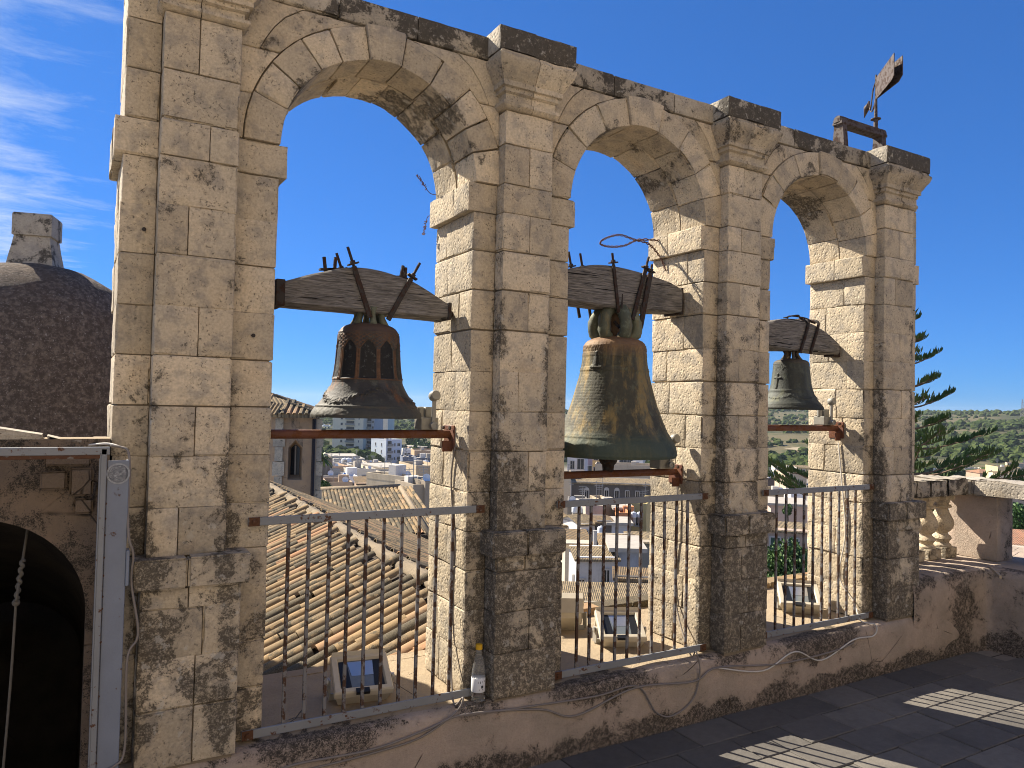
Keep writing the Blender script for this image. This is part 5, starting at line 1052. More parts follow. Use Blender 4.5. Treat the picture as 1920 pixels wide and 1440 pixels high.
# ================================================================== SMALL DARK TILE ROOF BELOW THE RIDGE
D2 = 31.0; A_, B_ = DD(585, 921, D2+1.0), DD(746, 915, D2); C_ = DD(800, 1003, D2-6.4); e_ = (B_-A_); L_ = e_.length; e_ = e_/L_
nrm = e_.cross(C_-B_).normalized(); nrm = nrm if nrm.z > 0 else -nrm; dn = nrm.cross(e_); dn = dn if dn.z < 0 else -dn; SL = (C_-B_).dot(dn); sh = (C_-B_).dot(e_)
sm = thing('lower_tile_roof', (A_+B_)/2, 'lower roof of thick old dark clay tiles past the ridge, beside the turret', 'roof'); n_c = int(L_/.17); cnt = 0; mats = []
sml = [MB().add([v*1.05 for v in tile_mesh(q)[0]], tile_mesh(q)[1]).mesh('roof_tile', M['tileold'], smooth=40) for q in range(3)]; inv = Matrix.Translation(-ORG[sm])
for i in range(n_c+4):
    for j in range(int(SL/.38)):
        p = A_+e_*(.1+i*.17+sh*(j*.38/SL)*1.0)+dn*(j*.38)+nrm*.03; d2 = (dn+e_*(sh/SL)-nrm*.05).normalized(); y2 = nrm.cross(d2).normalized(); mt = frame(p, d2, y2, d2.cross(y2)) 
        if cnt < 290 and i > 1: o = link('roof_tile', sml[(i+j) % 3], sm); o.matrix_local = inv @ mt; cnt += 1
        else: mats.append(mt)
if mats: tile_mass('roof_tile_mass', mats, sm)
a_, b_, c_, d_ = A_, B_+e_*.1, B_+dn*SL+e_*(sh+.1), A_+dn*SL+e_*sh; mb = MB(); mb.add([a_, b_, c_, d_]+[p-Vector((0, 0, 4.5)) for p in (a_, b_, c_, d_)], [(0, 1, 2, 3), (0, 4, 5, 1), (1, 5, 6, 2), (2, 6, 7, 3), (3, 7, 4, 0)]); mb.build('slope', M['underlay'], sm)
mb = MB(); mb.tube([a_+nrm*.05, b_+nrm*.05], .12, 8); mb.tube([b_+nrm*.03, c_+nrm*.03], .10, 8); mb.a = [.5]*len(mb.v); mb.build('ridge_mortar', M['ridge'], sm, True, 'lichen')
# ================================================================== GROUND AND HILLS
def gz(x, y):
    r = math.hypot(x-CAM.x, y-CAM.y); az = math.atan2(x, y)
    z = -16-9*ss(30, 330, r)
    crest = -19+27*max(0, min(1, (math.degrees(az)-14)/48))+2.0*math.sin(az*9+1)+1.5*math.sin(az*23)
    h = ss(330+30*math.sin(az*9), 1500, r)*(25+crest)
    h += (noise.noise(Vector((x/160, y/160, 0)))*5+noise.noise(Vector((x/60, y/60, 2)))*2.0)*ss(340, 700, r)*(1-.6*ss(1000, 1500, r))
    z += h - ss(1600, 3200, r)*60
    return z
mb = MB(); rr_ = [0, 20, 40, 60, 80, 100, 130, 160, 200, 240, 280]+[300+i*14 for i in range(90)]+[1560+i*120 for i in range(18)]; na = 260; vs = []
for r_ in rr_:
    for k in range(na+1): az = rad(-60+150*k/na); x_, y_ = CAM.x+r_*math.sin(az), CAM.y+r_*math.cos(az); vs.append(Vector((x_, y_, gz(x_, y_))))
mb.add(vs, [(i*(na+1)+k, i*(na+1)+k+1, (i+1)*(na+1)+k+1, (i+1)*(na+1)+k) for i in range(len(rr_)-1) for k in range(na)])
t = NT('hill_ground', .95, spec=.1); c = t.mix(t.ramp(t.noise(.012, 6, .6), .42, .60), (0.045, 0.050, 0.024), (0.120, 0.102, 0.056)); c = t.mix(t.math('MULTIPLY', t.ramp(t.noise(.06, 6, .65), .52, .64), .7), c, (0.055, 0.075, 0.030)); c = t.mix(t.ramp(t.noise(.02, 4, vec=t.scale(t.pos(), (1, 1, 6))), .62, .66), c, (0.30, 0.25, 0.17))
ps = t.n('ShaderNodeSeparateXYZ'); t.l(t.pos(), ps.inputs[0]); di = t.math('SQRT', t.math('ADD', t.math('MULTIPLY', ps.outputs[0], ps.outputs[0]), t.math('MULTIPLY', ps.outputs[1], ps.outputs[1]))); c = t.mix(t.ramp(di, 300, 350), t.mix(t.noise(.3, 5), (0.20, 0.185, 0.165), (0.30, 0.27, 0.225)), c); t.col(c)
tag(mb.build('hill', t.m, None, True), kind='structure')
# scrub and olive trees of the hillside: a mass nobody could count
rh_ = random.Random(17); ico = bmesh.new(); bmesh.ops.create_icosphere(ico, subdivisions=2, radius=1); IV = [v.co.copy() for v in ico.verts]; IF = [tuple(v.index for v in f.verts) for f in ico.faces]; ico.free()
ico = bmesh.new(); bmesh.ops.create_icosphere(ico, subdivisions=1, radius=1); IV1 = [v.co.copy() for v in ico.verts]; IF1 = [tuple(v.index for v in f.verts) for f in ico.faces]; ico.free()
mb = MB(); blobs = []
for q in range(10):
    o_ = Vector((q*3.1, q*1.7, 0)); blobs.append([v*(1+.55*noise.noise(v*1.9+o_)+.30*noise.noise(v*4.3+o_)) for v in IV])
blobs1 = [[v*(1+.35*noise.noise(v*1.9+Vector((q, 0, 0)))) for v in IV1] for q in range(10)]
BV = []; BF = []
def blob(x, y, s, sh=.8):
    z = gz(x, y); fine = math.hypot(x, y) < 760; b_ = len(BV); an = rh_.uniform(0, 6.3); ca, sa = math.cos(an)*s, math.sin(an)*s
    src, FF = (blobs[rh_.randrange(10)], IF) if fine else (blobs1[rh_.randrange(10)], IF1)
    BV.extend([(x+v.x*ca-v.y*sa, y+v.x*sa+v.y*ca, z+v.z*s*sh+s*.35) for v in src]); BF.extend([(f[0]+b_, f[1]+b_, f[2]+b_) for f in FF])
n_t = 0
while n_t < 17000:
    az = rad(rh_.uniform(-14, 74)); r_ = 335+1250*rh_.random()**1.25; x_, y_ = CAM.x+r_*math.sin(az), CAM.y+r_*math.cos(az)
    de = 1.4*noise.noise(Vector((x_/110, y_/110, 5)))+.5*noise.noise(Vector((x_/25, y_/25, 9)))+.48+(.25 if r_ < 480 else 0)
    if rh_.random() > de: continue
    blob(x_, y_, (.8+2.6*rh_.random()**2.2+(1.2 if de > .9 else 0))*(1+r_/2600), rh_.uniform(.6, 1.0)); n_t += 1
me = bpy.data.meshes.new('hillside_scrub'); me.from_pydata(BV, [], BF); me.materials.append(M['scrub']); sc_ = link('hillside_scrub', me); tag(sc_, 'dark green olive and carob scrub covering the hillside', 'scrub', kind='stuff')
# ================================================================== TOWN
WM = {}
def win_mesh(w_, h_, style):
    k = (round(w_, 2), round(h_, 2), style)
    if k in WM: return WM[k]
    mb = MB(); f_ = .10 if w_ > .8 else .07
    mb.mi = 1; mb.box(-w_/2+f_*.5, w_/2-f_*.5, -.03, .05, f_*.5, h_-f_*.5)
    mb.mi = 0
    for a, b, c, d in ((-w_/2-.03, -w_/2+f_, 0, h_), (w_/2-f_, w_/2+.03, 0, h_), (-w_/2, w_/2, h_-f_, h_+.04), (-.025, .025, 0, h_)): mb.box(a, b, -.07, .04, c, d)
    mb.box(-w_/2-.12, w_/2+.12, -.16, .04, -.10, .0)
    if style == 'arch': mb.prism([(w_/2*1.1*math.cos(q*math.pi/8), h_+w_/2*1.1*math.sin(q*math.pi/8)) for q in range(9)], lambda u, v, d: Vector((u, d, v)), -.06, .04)
    WM[k] = mb.mesh('window', [M['wframe'], M['shutter'] if style == 'shutter' else M['pane']]); return WM[k]
BM_ = {}
def balc_mesh(w_):
    k = round(w_, 1)
    if k not in BM_:
        mb = MB(); mb.mi = 0; mb.box(-w_/2, w_/2, -1.1, .02, -.12, 0); mb.mi = 1; mb.box(-w_/2, w_/2, -1.1, -1.06, .95, 1.0)
        n_ = int(w_/.35)
        for i in range(n_+1): mb.box(-w_/2+w_*i/n_-.015, -w_/2+w_*i/n_+.015, -1.1, -1.07, 0, .96)
        mb.box(-w_/2, w_/2, -1.085, -1.08, .1, .9); mb.mi = 2; mb.box(-w_/2+.3, w_/2-.3, -.02, .03, 0, 2.2); BM_[k] = mb.mesh('balcony', [M['flatroof'], M['steel'], M['pane']])
    return BM_[k]
GRP = 'houses of the town below the church'
def house(label, x0, x1, yt, d, depth=8, yaw=0, col=(.5, .46, .38), roof='flat', wins=(), lwins=(), balc=(), cat='house', name='town_house', rise=1.4, rmat='tpatA', st=.3, zb=None, over=.25, yr=None):
    """x0,x1,yt: where its front stands out in the picture; d: metres away. wins: (u 0..1, metres below the eaves, w, h, style)"""
    A, B = DD(x0, yt, d), DD(x1, yt, d); c = (A+B)/2; zt = c.z; w_ = (Vector((B.x-A.x, B.y-A.y)).length); az = math.atan2(c.x-CAM.x, c.y-CAM.y)-yaw
    ex, ey = Vector((math.cos(az), -math.sin(az), 0)), Vector((math.sin(az), math.cos(az), 0)); g = gz(c.x, c.y)-1.0 if zb is None else zb; base = Vector((c.x, c.y, g)); h = zt-g
    t_ = thing(name, base, label, cat, GRP); t_.rotation_euler = (0, 0, -az)
    if yr: rise = max(.12, DD((x0+x1)/2, yr, d+(depth if roof == 'shed' else depth/2)).z-zt)
    def loc(nm, mb, m_, sm_=False):
        o = bpy.data.objects.new(nm, mb.mesh(nm, m_, smooth=sm_)); C.objects.link(o); o.parent = t_; return o
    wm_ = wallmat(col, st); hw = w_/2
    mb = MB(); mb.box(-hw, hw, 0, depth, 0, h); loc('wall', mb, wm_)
    if roof == 'flat':
        mb = MB(); p_ = .16
        for a, b, e, f in ((-hw-.02, hw+.02, -.02, p_), (-hw-.02, hw+.02, depth-p_, depth+.02), (-hw-.02, -hw+p_, p_, depth-p_), (hw-p_, hw+.02, p_, depth-p_)): mb.box(a, b, e, f, h-.05, h+.55)
        loc('parapet', mb, wm_); rc = random.Random(label)
        for q in range(rc.choice((1, 1, 2))):      # stair heads, boilers and aerials on the roof
            bx_, by_ = rc.uniform(-hw*.6, hw*.5), rc.uniform(depth*.3, depth*.8); bs = rc.uniform(.5, 1.3)*min(1, d/120+.3); m3 = MB(); m3.box(bx_, bx_+bs*1.3, by_, by_+bs, h, h+bs*rc.uniform(.8, 1.6)); loc('roof_hut', m3, wallmat(rc.choice((col, (.6, .57, .52), (.42, .38, .32)))))
        for q in range(rc.choice((1, 2, 3))):
            ax_, ay_ = rc.uniform(-hw*.8, hw*.8), rc.uniform(depth*.2, depth*.8); m3 = MB(); ah = rc.uniform(1.6, 3.0); t3 = max(.025, d*.00022); m3.box(ax_-t3, ax_+t3, ay_-t3, ay_+t3, h, h+ah)
            for y3 in range(3): m3.box(ax_-.45+.1*y3, ax_+.45-.1*y3, ay_-t3*.8, ay_+t3*.8, h+ah-.12-.2*y3, h+ah-.12-.2*y3+t3*1.6)
            loc('aerial', m3, M['steel'])
        if rc.random() < .5: m3 = MB(); m3.lathe([(.05, 0), (.28, .06), (.36, .14), (.34, .14), (.05, .03)], 12, (rc.uniform(-hw*.7, hw*.7), .3, h+.75), Matrix.Rotation(rad(70), 4, 'X')); loc('satellite_dish', m3, M['tankw'])
        mb = MB(); mb.box(-hw+p_, hw-p_, p_, depth-p_, h, h+.06); loc('roof', mb, M['flatroof'])
    elif roof == 'slab':
        mb = MB(); mb.box(-hw-.5, hw+.5, -.5, depth+.4, h, h+.25); loc('roof', mb, M['flatroof'])
    else:
        o_ = over; mb = MB()
        if roof == 'gable':      # ridge parallel to the front
            P = [(-hw-o_, -o_, h-.08), (hw+o_, -o_, h-.08), (hw+o_, depth/2, h+rise), (-hw-o_, depth/2, h+rise), (-hw-o_, depth+o_, h-.08), (hw+o_, depth+o_, h-.08)]
            for q in ((0, 1, 2, 3), (3, 2, 5, 4)): vs = [Vector(P[i]) for i in q]; mb.add(vs+[v-Vector((0, 0, .14)) for v in vs], [(0, 1, 2, 3), (7, 6, 5, 4), (0, 4, 5, 1), (1, 5, 6, 2), (2, 6, 7, 3), (3, 7, 4, 0)])
            m2 = MB(); 
            for s_ in (-1, 1): m2.add([Vector((s_*hw, 0, h-.1)), Vector((s_*hw, depth, h-.1)), Vector((s_*hw, depth/2, h+rise-.1))], [(0, 1, 2)])
            loc('gable', m2, wm_)
        elif roof == 'shed':     # falls towards the viewer
            vs = [Vector(q) for q in ((-hw-o_, -o_, h-.05), (hw+o_, -o_, h-.05), (hw+o_, depth, h+rise), (-hw-o_, depth, h+rise))]; mb.add(vs+[v-Vector((0, 0, .15)) for v in vs], [(0, 1, 2, 3), (7, 6, 5, 4), (0, 4, 5, 1), (1, 5, 6, 2), (2, 6, 7, 3), (3, 7, 4, 0)])
            m2 = MB(); m2.add([Vector(q) for q in ((-hw, 0, h-.1), (-hw, depth-.1, h-.1), (-hw, depth-.1, h+rise-.15), (hw, 0, h-.1), (hw, depth-.1, h-.1), (hw, depth-.1, h+rise-.15))], [(0, 1, 2), (3, 5, 4), (1, 4, 5, 2)]); loc('gable', m2, wm_)
        elif roof == 'hip':
            r1, r2 = (-hw+min(hw*.7, depth/2), hw-min(hw*.7, depth/2)); P = [(-hw-o_, -o_, h-.08), (hw+o_, -o_, h-.08), (hw+o_, depth+o_, h-.08), (-hw-o_, depth+o_, h-.08), (r1, depth/2, h+rise), (r2, depth/2, h+rise)]; mb.add([Vector(q) for q in P], [(0, 1, 5, 4), (1, 2, 5), (2, 3, 4, 5), (3, 0, 4)])
            mb.box(-hw-o_, hw+o_, -o_, depth+o_, h-.20, h-.08)
        loc('roof', mb, M[rmat])
    for (u, dz, ww, hh, stl) in wins: o = bpy.data.objects.new('window', win_mesh(ww, hh, stl)); C.objects.link(o); o.parent = t_; o.location = (-hw+w_*u, -.012, h-dz-hh)
    for (u, dz, ww, hh, stl) in lwins: o = bpy.data.objects.new('window', win_mesh(ww, hh, stl)); C.objects.link(o); o.parent = t_; o.location = (-hw-.012, depth*u, h-dz-hh); o.rotation_euler = (0, 0, rad(-90))
    for (u, dz, ww) in balc: o = bpy.data.objects.new('balcony', balc_mesh(ww)); C.objects.link(o); o.parent = t_; o.location = (-hw+w_*u, -.012, h-dz)
    return t_, base, az
CR, WH, YE, GR, TA, BL, DK = (.70, .62, .48), (.78, .75, .70), (.68, .48, .19), (.36, .34, .31), (.46, .37, .25), (.55, .60, .66), (.115, .105, .095)
W1 = ('plain',)
def col_(u, n, pitch, ww=1.2, hh=1.3, off=1.2, st='plain'): return [(u, off+pitch*i, ww, hh, st) for i in range(n)]
# ---- seen through the left arch
house('tall cream apartment tower under the left bell, with balconies', 624, 684, 735, 400, 16, -.35, CR, wins=col_(.30, 11, 3.05)+col_(.86, 11, 3.05, .5, 1.2), balc=[(.58, 2.4+3.05*i, 5.0) for i in range(11)], lwins=col_(.5, 10, 3.05), cat='apartment tower', name='apartment_tower', st=.12)
house('narrow bluish tower wing stacked with balconies right of the cream tower', 685, 704, 742, 405, 14, -.35, (.42, .42, .44), wins=col_(.85, 10, 3.05, .9), balc=[(.42, 2.4+3.05*i, 3.4) for i in range(10)], cat='apartment tower', name='apartment_tower', st=.15)
house('plain pale windowless tower block behind the cream tower', 696, 729, 745, 450, 14, -.3, (.72, .67, .58), cat='apartment tower', name='apartment_tower', st=.1)
house('white and pale blue five-storey apartment block right of the towers', 722, 756, 826, 330, 13, .55, BL, wins=col_(.55, 4, 3.0, .7)+col_(.80, 4, 3.0, 1.5), balc=[(.22, 2.4+3.0*i, 2.6) for i in range(4)], lwins=col_(.3, 4, 3.0, .7)+col_(.7, 4, 3.0, .8), cat='apartment block', name='apartment_block', st=.15)
house('low wide pavilion with a pale overhanging roof below the cream tower', 609, 668, 856, 262, 12, .1, (.36, .26, .22), 'slab', wins=[(u/8, .5, 1.6, 1.5, 'plain') for u in range(1, 8)])
house('small bluish house on the far hillside beside the tower', 606, 621, 799, 700, 9, .2, BL, wins=[(.3, .8, 1.4, 1.4, 'plain'), (.7, .8, 1.4, 1.4, 'plain')], zb=-22)
house('pink flat-roofed shed behind the long blue roofs at the wooded edge', 768, 800, 838, 420, 14, .1, (.42, .30, .25), 'slab')
house('long pale flats right of the white apartment block', 757, 776, 845, 330, 10, .1, WH, wins=[(.2, 1, 1.2, 1.3, 'plain'), (.5, 1, 1.2, 1.3, 'plain'), (.8, 1, 1.2, 1.3, 'plain')])
house('ochre walled flats right of the long pale flats', 777, 818, 847, 300, 11, .15, (.46, .32, .2), wins=[(.2+.2*i, 1, 1.2, 1.3, 'plain') for i in range(4)])
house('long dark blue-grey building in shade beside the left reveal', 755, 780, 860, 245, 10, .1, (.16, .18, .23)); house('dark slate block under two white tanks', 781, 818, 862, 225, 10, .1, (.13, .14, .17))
house('cream house with brown eaves and wide terrace in the left view centre', 716, 769, 877, 172, 11, .45, CR, 'slab', wins=[(.25, 1.0, 1.0, 2.0, 'plain'), (.75, 1.4, 2.6, 1.2, 'plain')], lwins=[(.4, 1, 1.2, 1.6, 'plain')])
house('terrace storey with brown edge below the cream house', 719, 784, 890, 160, 8, .35, (.50, .45, .37), wins=[(.18, .9, 1.3, 2.0, 'plain'), (.5, .9, 1.2, 1.2, 'plain'), (.8, .9, 1.2, 1.2, 'plain')])
house('long tan stone wall building at the right edge of the left view', 779, 830, 879, 122, 9, .35, TA, wins=[(.35, 1.6, .5, .5, 'plain'), (.75, 1.4, .5, .5, 'plain')], st=.2)
house('cream cube house with two small windows above the dark tile roof', 755, 791, 903, 76, 6, .75, (.50, .42, .30), wins=[(.6, 2.6, .8, 1.1, 'plain')], lwins=[(.72, 1.6, .75, .8, 'plain'), (.30, 1.6, .8, .9, 'plain')])
house('grey-brown block with small windows under a blue tank', 774, 798, 921, 60, 4, .4, (.33, .275, .205), wins=[(.25, 1.6, .45, .8, 'plain'), (.6, 1.6, .4, .8, 'plain'), (.85, 1.6, .4, .8, 'plain')]); house('taller stair block beside the grey-brown block', 797, 813, 915, 60, 3, .4, (.28, .235, .18), wins=[(.4, 2.0, .4, .8, 'plain')])
house('white house with a blue ball tank on its terrace', 637, 671, 900, 112, 6, .2, WH, wins=[(.35, .5, .8, .6, 'plain'), (.8, .4, 1.2, 1.2, 'plain')])
house('pinkish shed with mossy pitched roof left of the cream cube house', 672, 727, 906, 96, 6, .1, (.42, .30, .22), 'shed', rise=1.6, rmat='tpatB', yr=893)
house('low stone cottage just above the ridge tiles', 611, 660, 913, 84, 5, .1, (.40, .30, .21), wins=[(.6, .3, .5, .4, 'plain')], st=.4)
house('grey-brown stone tower house right of the turret', 600, 623, 866, 92, 6, .1, (.20, .165, .135), wins=[(.5, 2.0, .6, .9, 'plain')], st=.5)
house('pale concrete wall house below the palm', 596, 636, 900, 90, 4, .1, (.38, .36, .32), wins=[(.7, .4, .5, .5, 'plain')])
house('cream L-shaped flat roof in the middle of the left view', 655, 706, 884, 150, 9, .35, CR, wins=[(.2, .7, 1, 1.4, 'plain'), (.6, .7, 1.6, 1, 'plain')]); house('orange-cream terrace house left of the L-shaped roof', 622, 655, 879, 152, 8, .3, (.48, .34, .23), wins=[(.3, .6, 1.2, 1.2, 'plain'), (.75, .6, 1.2, 1.2, 'plain')])
house('pale grey house with crowded roof terrace below the pavilion', 628, 661, 872, 186, 8, .3, (.45, .42, .36), wins=[(.3, .6, 1.2, 1.4, 'plain')]); house('grey-white flat roof with clutter behind the L-shaped roof', 660, 696, 876, 182, 8, .25, (.44, .43, .42), wins=[(.5, .6, 1.4, 1, 'plain')])
house('beige flats at the foot of the white apartment block', 688, 717, 870, 222, 8, .2, (.46, .40, .32), wins=[(.3, .7, 1.2, 1.2, 'plain'), (.7, .7, 1.2, 1.2, 'plain')]); house('row of grey flats at the foot of the cream tower', 626, 684, 863, 246, 9, .15, GR, wins=[(.1+.16*i, .6, 1.3, 1.3, 'plain') for i in range(6)])
# ---- seen through the middle arch
house('white apartment house with rounded corner and dark balcony recesses', 1064, 1096, 851, 152, 8, -.1, (.56, .55, .55), wins=[(.30, 1.4, 1.0, 1.7, 'plain'), (.30, 4.0, 1.0, 1.7, 'plain'), (.78, .9, 1.5, 2.2, 'plain'), (.78, 3.8, 1.5, 2.2, 'plain')], name='apartment_block', cat='apartment block')
house('mauve house squeezed between the white and yellow apartments', 1096, 1111, 857, 195, 8, 0, (.33, .26, .29), wins=[(.5, 2.2, 2.0, 1.6, 'plain')])
house('yellow apartment block behind the bell clapper', 1110, 1160, 846, 205, 12, -.1, YE, wins=col_(.15, 3, 3.2, 1.3)+col_(.55, 3, 2.6, 2.0, 2.0), name='apartment_block', cat='apartment block', st=.1); house('dark glazed wing right of the yellow apartment block', 1160, 1188, 856, 200, 10, .3, (.16, .15, .15), wins=[(.3, .6, 2.2, 2.6, 'plain'), (.75, .6, 1.6, 2.6, 'plain')], lwins=[(.5, .8, 1.4, 1.4, 'plain')])  # dark wall colour stands in for the yellow block's shaded front
house('long low beige wall house under the yellow apartments', 1116, 1222, 877, 142, 6, 0, (.42, .35, .26), st=.2)
house('cluster of white roofs right of the dark glazed wing', 1187, 1206, 864, 290, 8, .3, WH, wins=[(.4, .6, 1.5, 1.2, 'plain')]); house('second white roof beside the middle arch reveal', 1204, 1226, 861, 330, 8, .2, (.55, .56, .58), wins=[(.4, .6, 1.5, 1.2, 'plain')])
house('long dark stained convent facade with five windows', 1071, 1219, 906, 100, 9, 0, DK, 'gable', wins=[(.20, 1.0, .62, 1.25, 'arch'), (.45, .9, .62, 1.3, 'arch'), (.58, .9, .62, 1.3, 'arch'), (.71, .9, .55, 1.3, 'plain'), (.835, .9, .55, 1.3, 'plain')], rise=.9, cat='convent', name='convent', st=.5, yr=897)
house('sunlit pale end wall of the convent', 1054, 1070, 902, 100, 10, 0, (.55, .46, .33), st=.15)  # lit end of the convent: sunlight put into the pale wall colour
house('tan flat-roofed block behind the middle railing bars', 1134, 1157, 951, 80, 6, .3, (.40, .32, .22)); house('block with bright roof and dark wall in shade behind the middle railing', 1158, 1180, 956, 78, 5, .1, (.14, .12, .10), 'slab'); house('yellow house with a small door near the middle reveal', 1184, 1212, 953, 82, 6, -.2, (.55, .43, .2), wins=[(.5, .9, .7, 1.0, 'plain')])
house('dark grey house under the row of pale tanks', 1064, 1100, 950, 84, 5, 0, (.20, .185, .165), st=.5); house('pale concrete terrace house between two middle railing bars', 1098, 1136, 958, 78, 6, .2, (.42, .38, .32))
house('whitewashed gabled house with tile roof in the middle of the view', 1088, 1118, 981, 66, 4, .55, WH, 'gable', rise=.9, rmat='tpatA', wins=[(.35, .6, .45, .7, 'plain')], yr=964); house('shaded dark gable house behind the whitewashed one', 1120, 1148, 977, 66, 4, .2, (.115, .105, .10), 'gable', rise=.6, rmat='tpatB', yr=970)  # near-black gable wall colour carries the shade of the whitewashed house's gable
house('left tile-roofed house beside the second pier', 1050, 1083, 984, 68, 5, .3, (.42, .38, .32), 'shed', rise=1.9, rmat='tpatB', yr=962); house('mossy tile-roofed house below the whitewashed gable', 1060, 1108, 1019, 57, 6, .1, (.45, .40, .32), 'shed', rise=2.2, rmat='tpatB', yr=992)
house('orange rendered wall behind the middle railing', 1160, 1180, 972, 74, 4, .1, (.55, .24, .11), st=.15); house('pale blue-white shed in front of the orange wall', 1147, 1176, 984, 66, 3, .1, (.46, .49, .54), 'slab', st=.2)
house('broad brown tile roof in the centre of the middle view', 1133, 1201, 1027, 52, 6, .1, (.40, .36, .30), 'hip', rise=1.5, rmat='tpatB', yr=1001); house('brown tile roof against the middle reveal', 1183, 1226, 1016, 56, 4, .1, (.36, .31, .24), 'shed', rise=1.3, rmat='tpatA', yr=998)
house('peeling whitewashed house with small square window behind the middle railing', 1084, 1156, 1045, 46, 4, .18, (.47, .46, .455), 'gable', rise=1.25, rmat='tpatA', wins=[(.10, 1.3, .45, .45, 'plain'), (.75, .7, .45, .8, 'plain')], lwins=[(.4, 1.4, .5, .6, 'plain')], st=.6, yr=1026)
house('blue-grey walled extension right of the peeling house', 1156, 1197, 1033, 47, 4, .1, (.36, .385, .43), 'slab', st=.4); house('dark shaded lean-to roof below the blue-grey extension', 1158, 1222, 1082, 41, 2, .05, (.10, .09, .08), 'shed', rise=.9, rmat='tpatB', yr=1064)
house('near house with speckled tile roof just beyond the middle deck', 1066, 1226, 1130, 36, 3, .12, (.30, .265, .20), 'shed', rise=.85, rmat='tpatA', wins=[(.82, .35, .5, .7, 'plain')], st=.5, yr=1092)
# ---- seen through the right arch and beyond the end pier
house('yellow villa at the foot of the hill in the right arch', 1436, 1459, 872, 330, 9, .1, YE, 'slab', wins=[(.7, .7, 1.4, 1.2, 'plain')], st=.1); house('long yellow house right of the villa', 1477, 1516, 876, 300, 9, .2, (.55, .44, .25), 'gable', rise=1.1, rmat='tpatA', wins=[(.5, .8, 1.2, 1.3, 'plain'), (.75, .8, 1.2, 1.3, 'plain')], yr=872)
house('white flat house in front of the villa', 1454, 1495, 880, 270, 9, .15, WH, wins=[(.8, 1, 1.2, 1.2, 'plain')]); house('white terrace house with one dark window left in the right arch', 1436, 1474, 893, 225, 9, .1, (.60, .60, .60), wins=[(.85, .8, 1.4, 1.4, 'plain'), (.3, .8, 1.4, 1.4, 'plain')])
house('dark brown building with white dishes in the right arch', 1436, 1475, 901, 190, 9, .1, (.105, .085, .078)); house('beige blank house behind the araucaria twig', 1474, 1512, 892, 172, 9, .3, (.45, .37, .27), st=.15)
house('tan stone house below the right arch top rail', 1440, 1476, 928, 112, 7, .2, (.42, .33, .21)); house('white shed with dark doorway below the right arch top rail', 1484, 1510, 931, 100, 5, .2, WH, wins=[(.5, .6, 1.4, 1.2, 'plain')])
house('pinkish flat-roofed house in the right arch', 1447, 1512, 948, 86, 6, .15, (.50, .38, .31), 'slab', st=.15); house('house with two green shutters behind the right railing', 1430, 1512, 994, 58, 4, .06, (.40, .31, .245), 'shed', rise=1.7, rmat='tpatA', wins=[(.30, .55, .8, 1.0, 'shutter'), (.70, .55, .8, 1.0, 'shutter')], st=.2, yr=979)
house('white row of houses behind the araucaria', 1712, 1760, 879, 330, 9, .1, WH, wins=[(.2, .7, 1.3, 1.3, 'plain'), (.5, .7, 1.3, 1.3, 'plain'), (.8, .7, 1.3, 1.3, 'plain')]); house('pale house right of the white row', 1762, 1808, 881, 350, 9, .2, (.55, .52, .48), wins=[(.3, .7, 1.3, 1.3, 'plain'), (.7, .7, 1.3, 1.3, 'plain')])
house('cream house right of the pale one, above the coping', 1810, 1840, 880, 360, 9, .2, CR, wins=[(.5, .7, 1.3, 1.3, 'plain')]); house('brown hip-roofed house above the balustrade coping', 1838, 1872, 887, 262, 9, .5, (.38, .27, .2), 'hip', rise=2.0, rmat='tpatC', wins=[(.5, .8, 1.2, 1.2, 'plain')], yr=880)
house('yellow flat-roofed house at the right edge', 1873, 1912, 879, 235, 9, .4, (.52, .42, .24), wins=[(.6, .8, 1.3, 1.3, 'plain')], lwins=[(.5, .8, 1.2, 1.2, 'plain')]); house('cream gabled house lowest at the right edge', 1874, 1945, 890, 200, 10, .2, (.55, .48, .35), 'gable', rise=1.0, rmat='tpatA', yr=885); house('beige houses far up at the right edge', 1893, 1935, 872, 310, 9, .1, (.48, .38, .28), wins=[(.3, .7, 1.3, 1.3, 'plain'), (.7, .7, 1.3, 1.3, 'plain')])
house('pinkish house seen under the coping at the right edge', 1888, 1960, 937, 62, 6, .1, (.45, .36, .28), wins=[(.2, .4, .8, .8, 'plain')]); house('terracotta tile roof seen low through the end balusters', 1880, 1980, 1028, 30, 4, .25, (.42, .37, .30), 'shed', rise=1.6, rmat='tpatC', yr=990)
# ---- water tanks on the roofs
def tank(px, py, d, r, label, mat, ball=False):
    p = DD(px, py, d); t_ = thing('water_tank', p, label, 'water tank', 'water tanks on the roofs'); mb = MB()
    if ball: mb.ball(p+Vector((0, 0, r)), r, 10)
    else: mb.lathe([(r*.9, 0), (r, r*.1), (r, r*1.5), (r*.8, r*1.75), (.02, r*1.85)], 16, p)
    mb.build('barrel', M[mat], t_, 40); mb = MB(); mb.lathe([(r*.25, 0), (r*.25, r*.2), (r*.05, r*.22)], 10, p+Vector((0, 0, r*1.83))); mb.build('lid', M[mat], t_, 40)
    mb = MB(); mb.box(p.x-r*.6, p.x+r*.6, p.y-r*.6, p.y+r*.6, p.z-.6, p.z+.02); mb.build('stand', M['flatroof'], t_)
tank(645.5, 893, 111, .26, 'blue ball water tank on the white house', 'tankb', True); tank(802, 914, 60.5, .16, 'blue water tank on the taller stair block', 'tankb', True); tank(765, 901, 77.5, .22, 'pale water tank on the cream cube house', 'tankw')
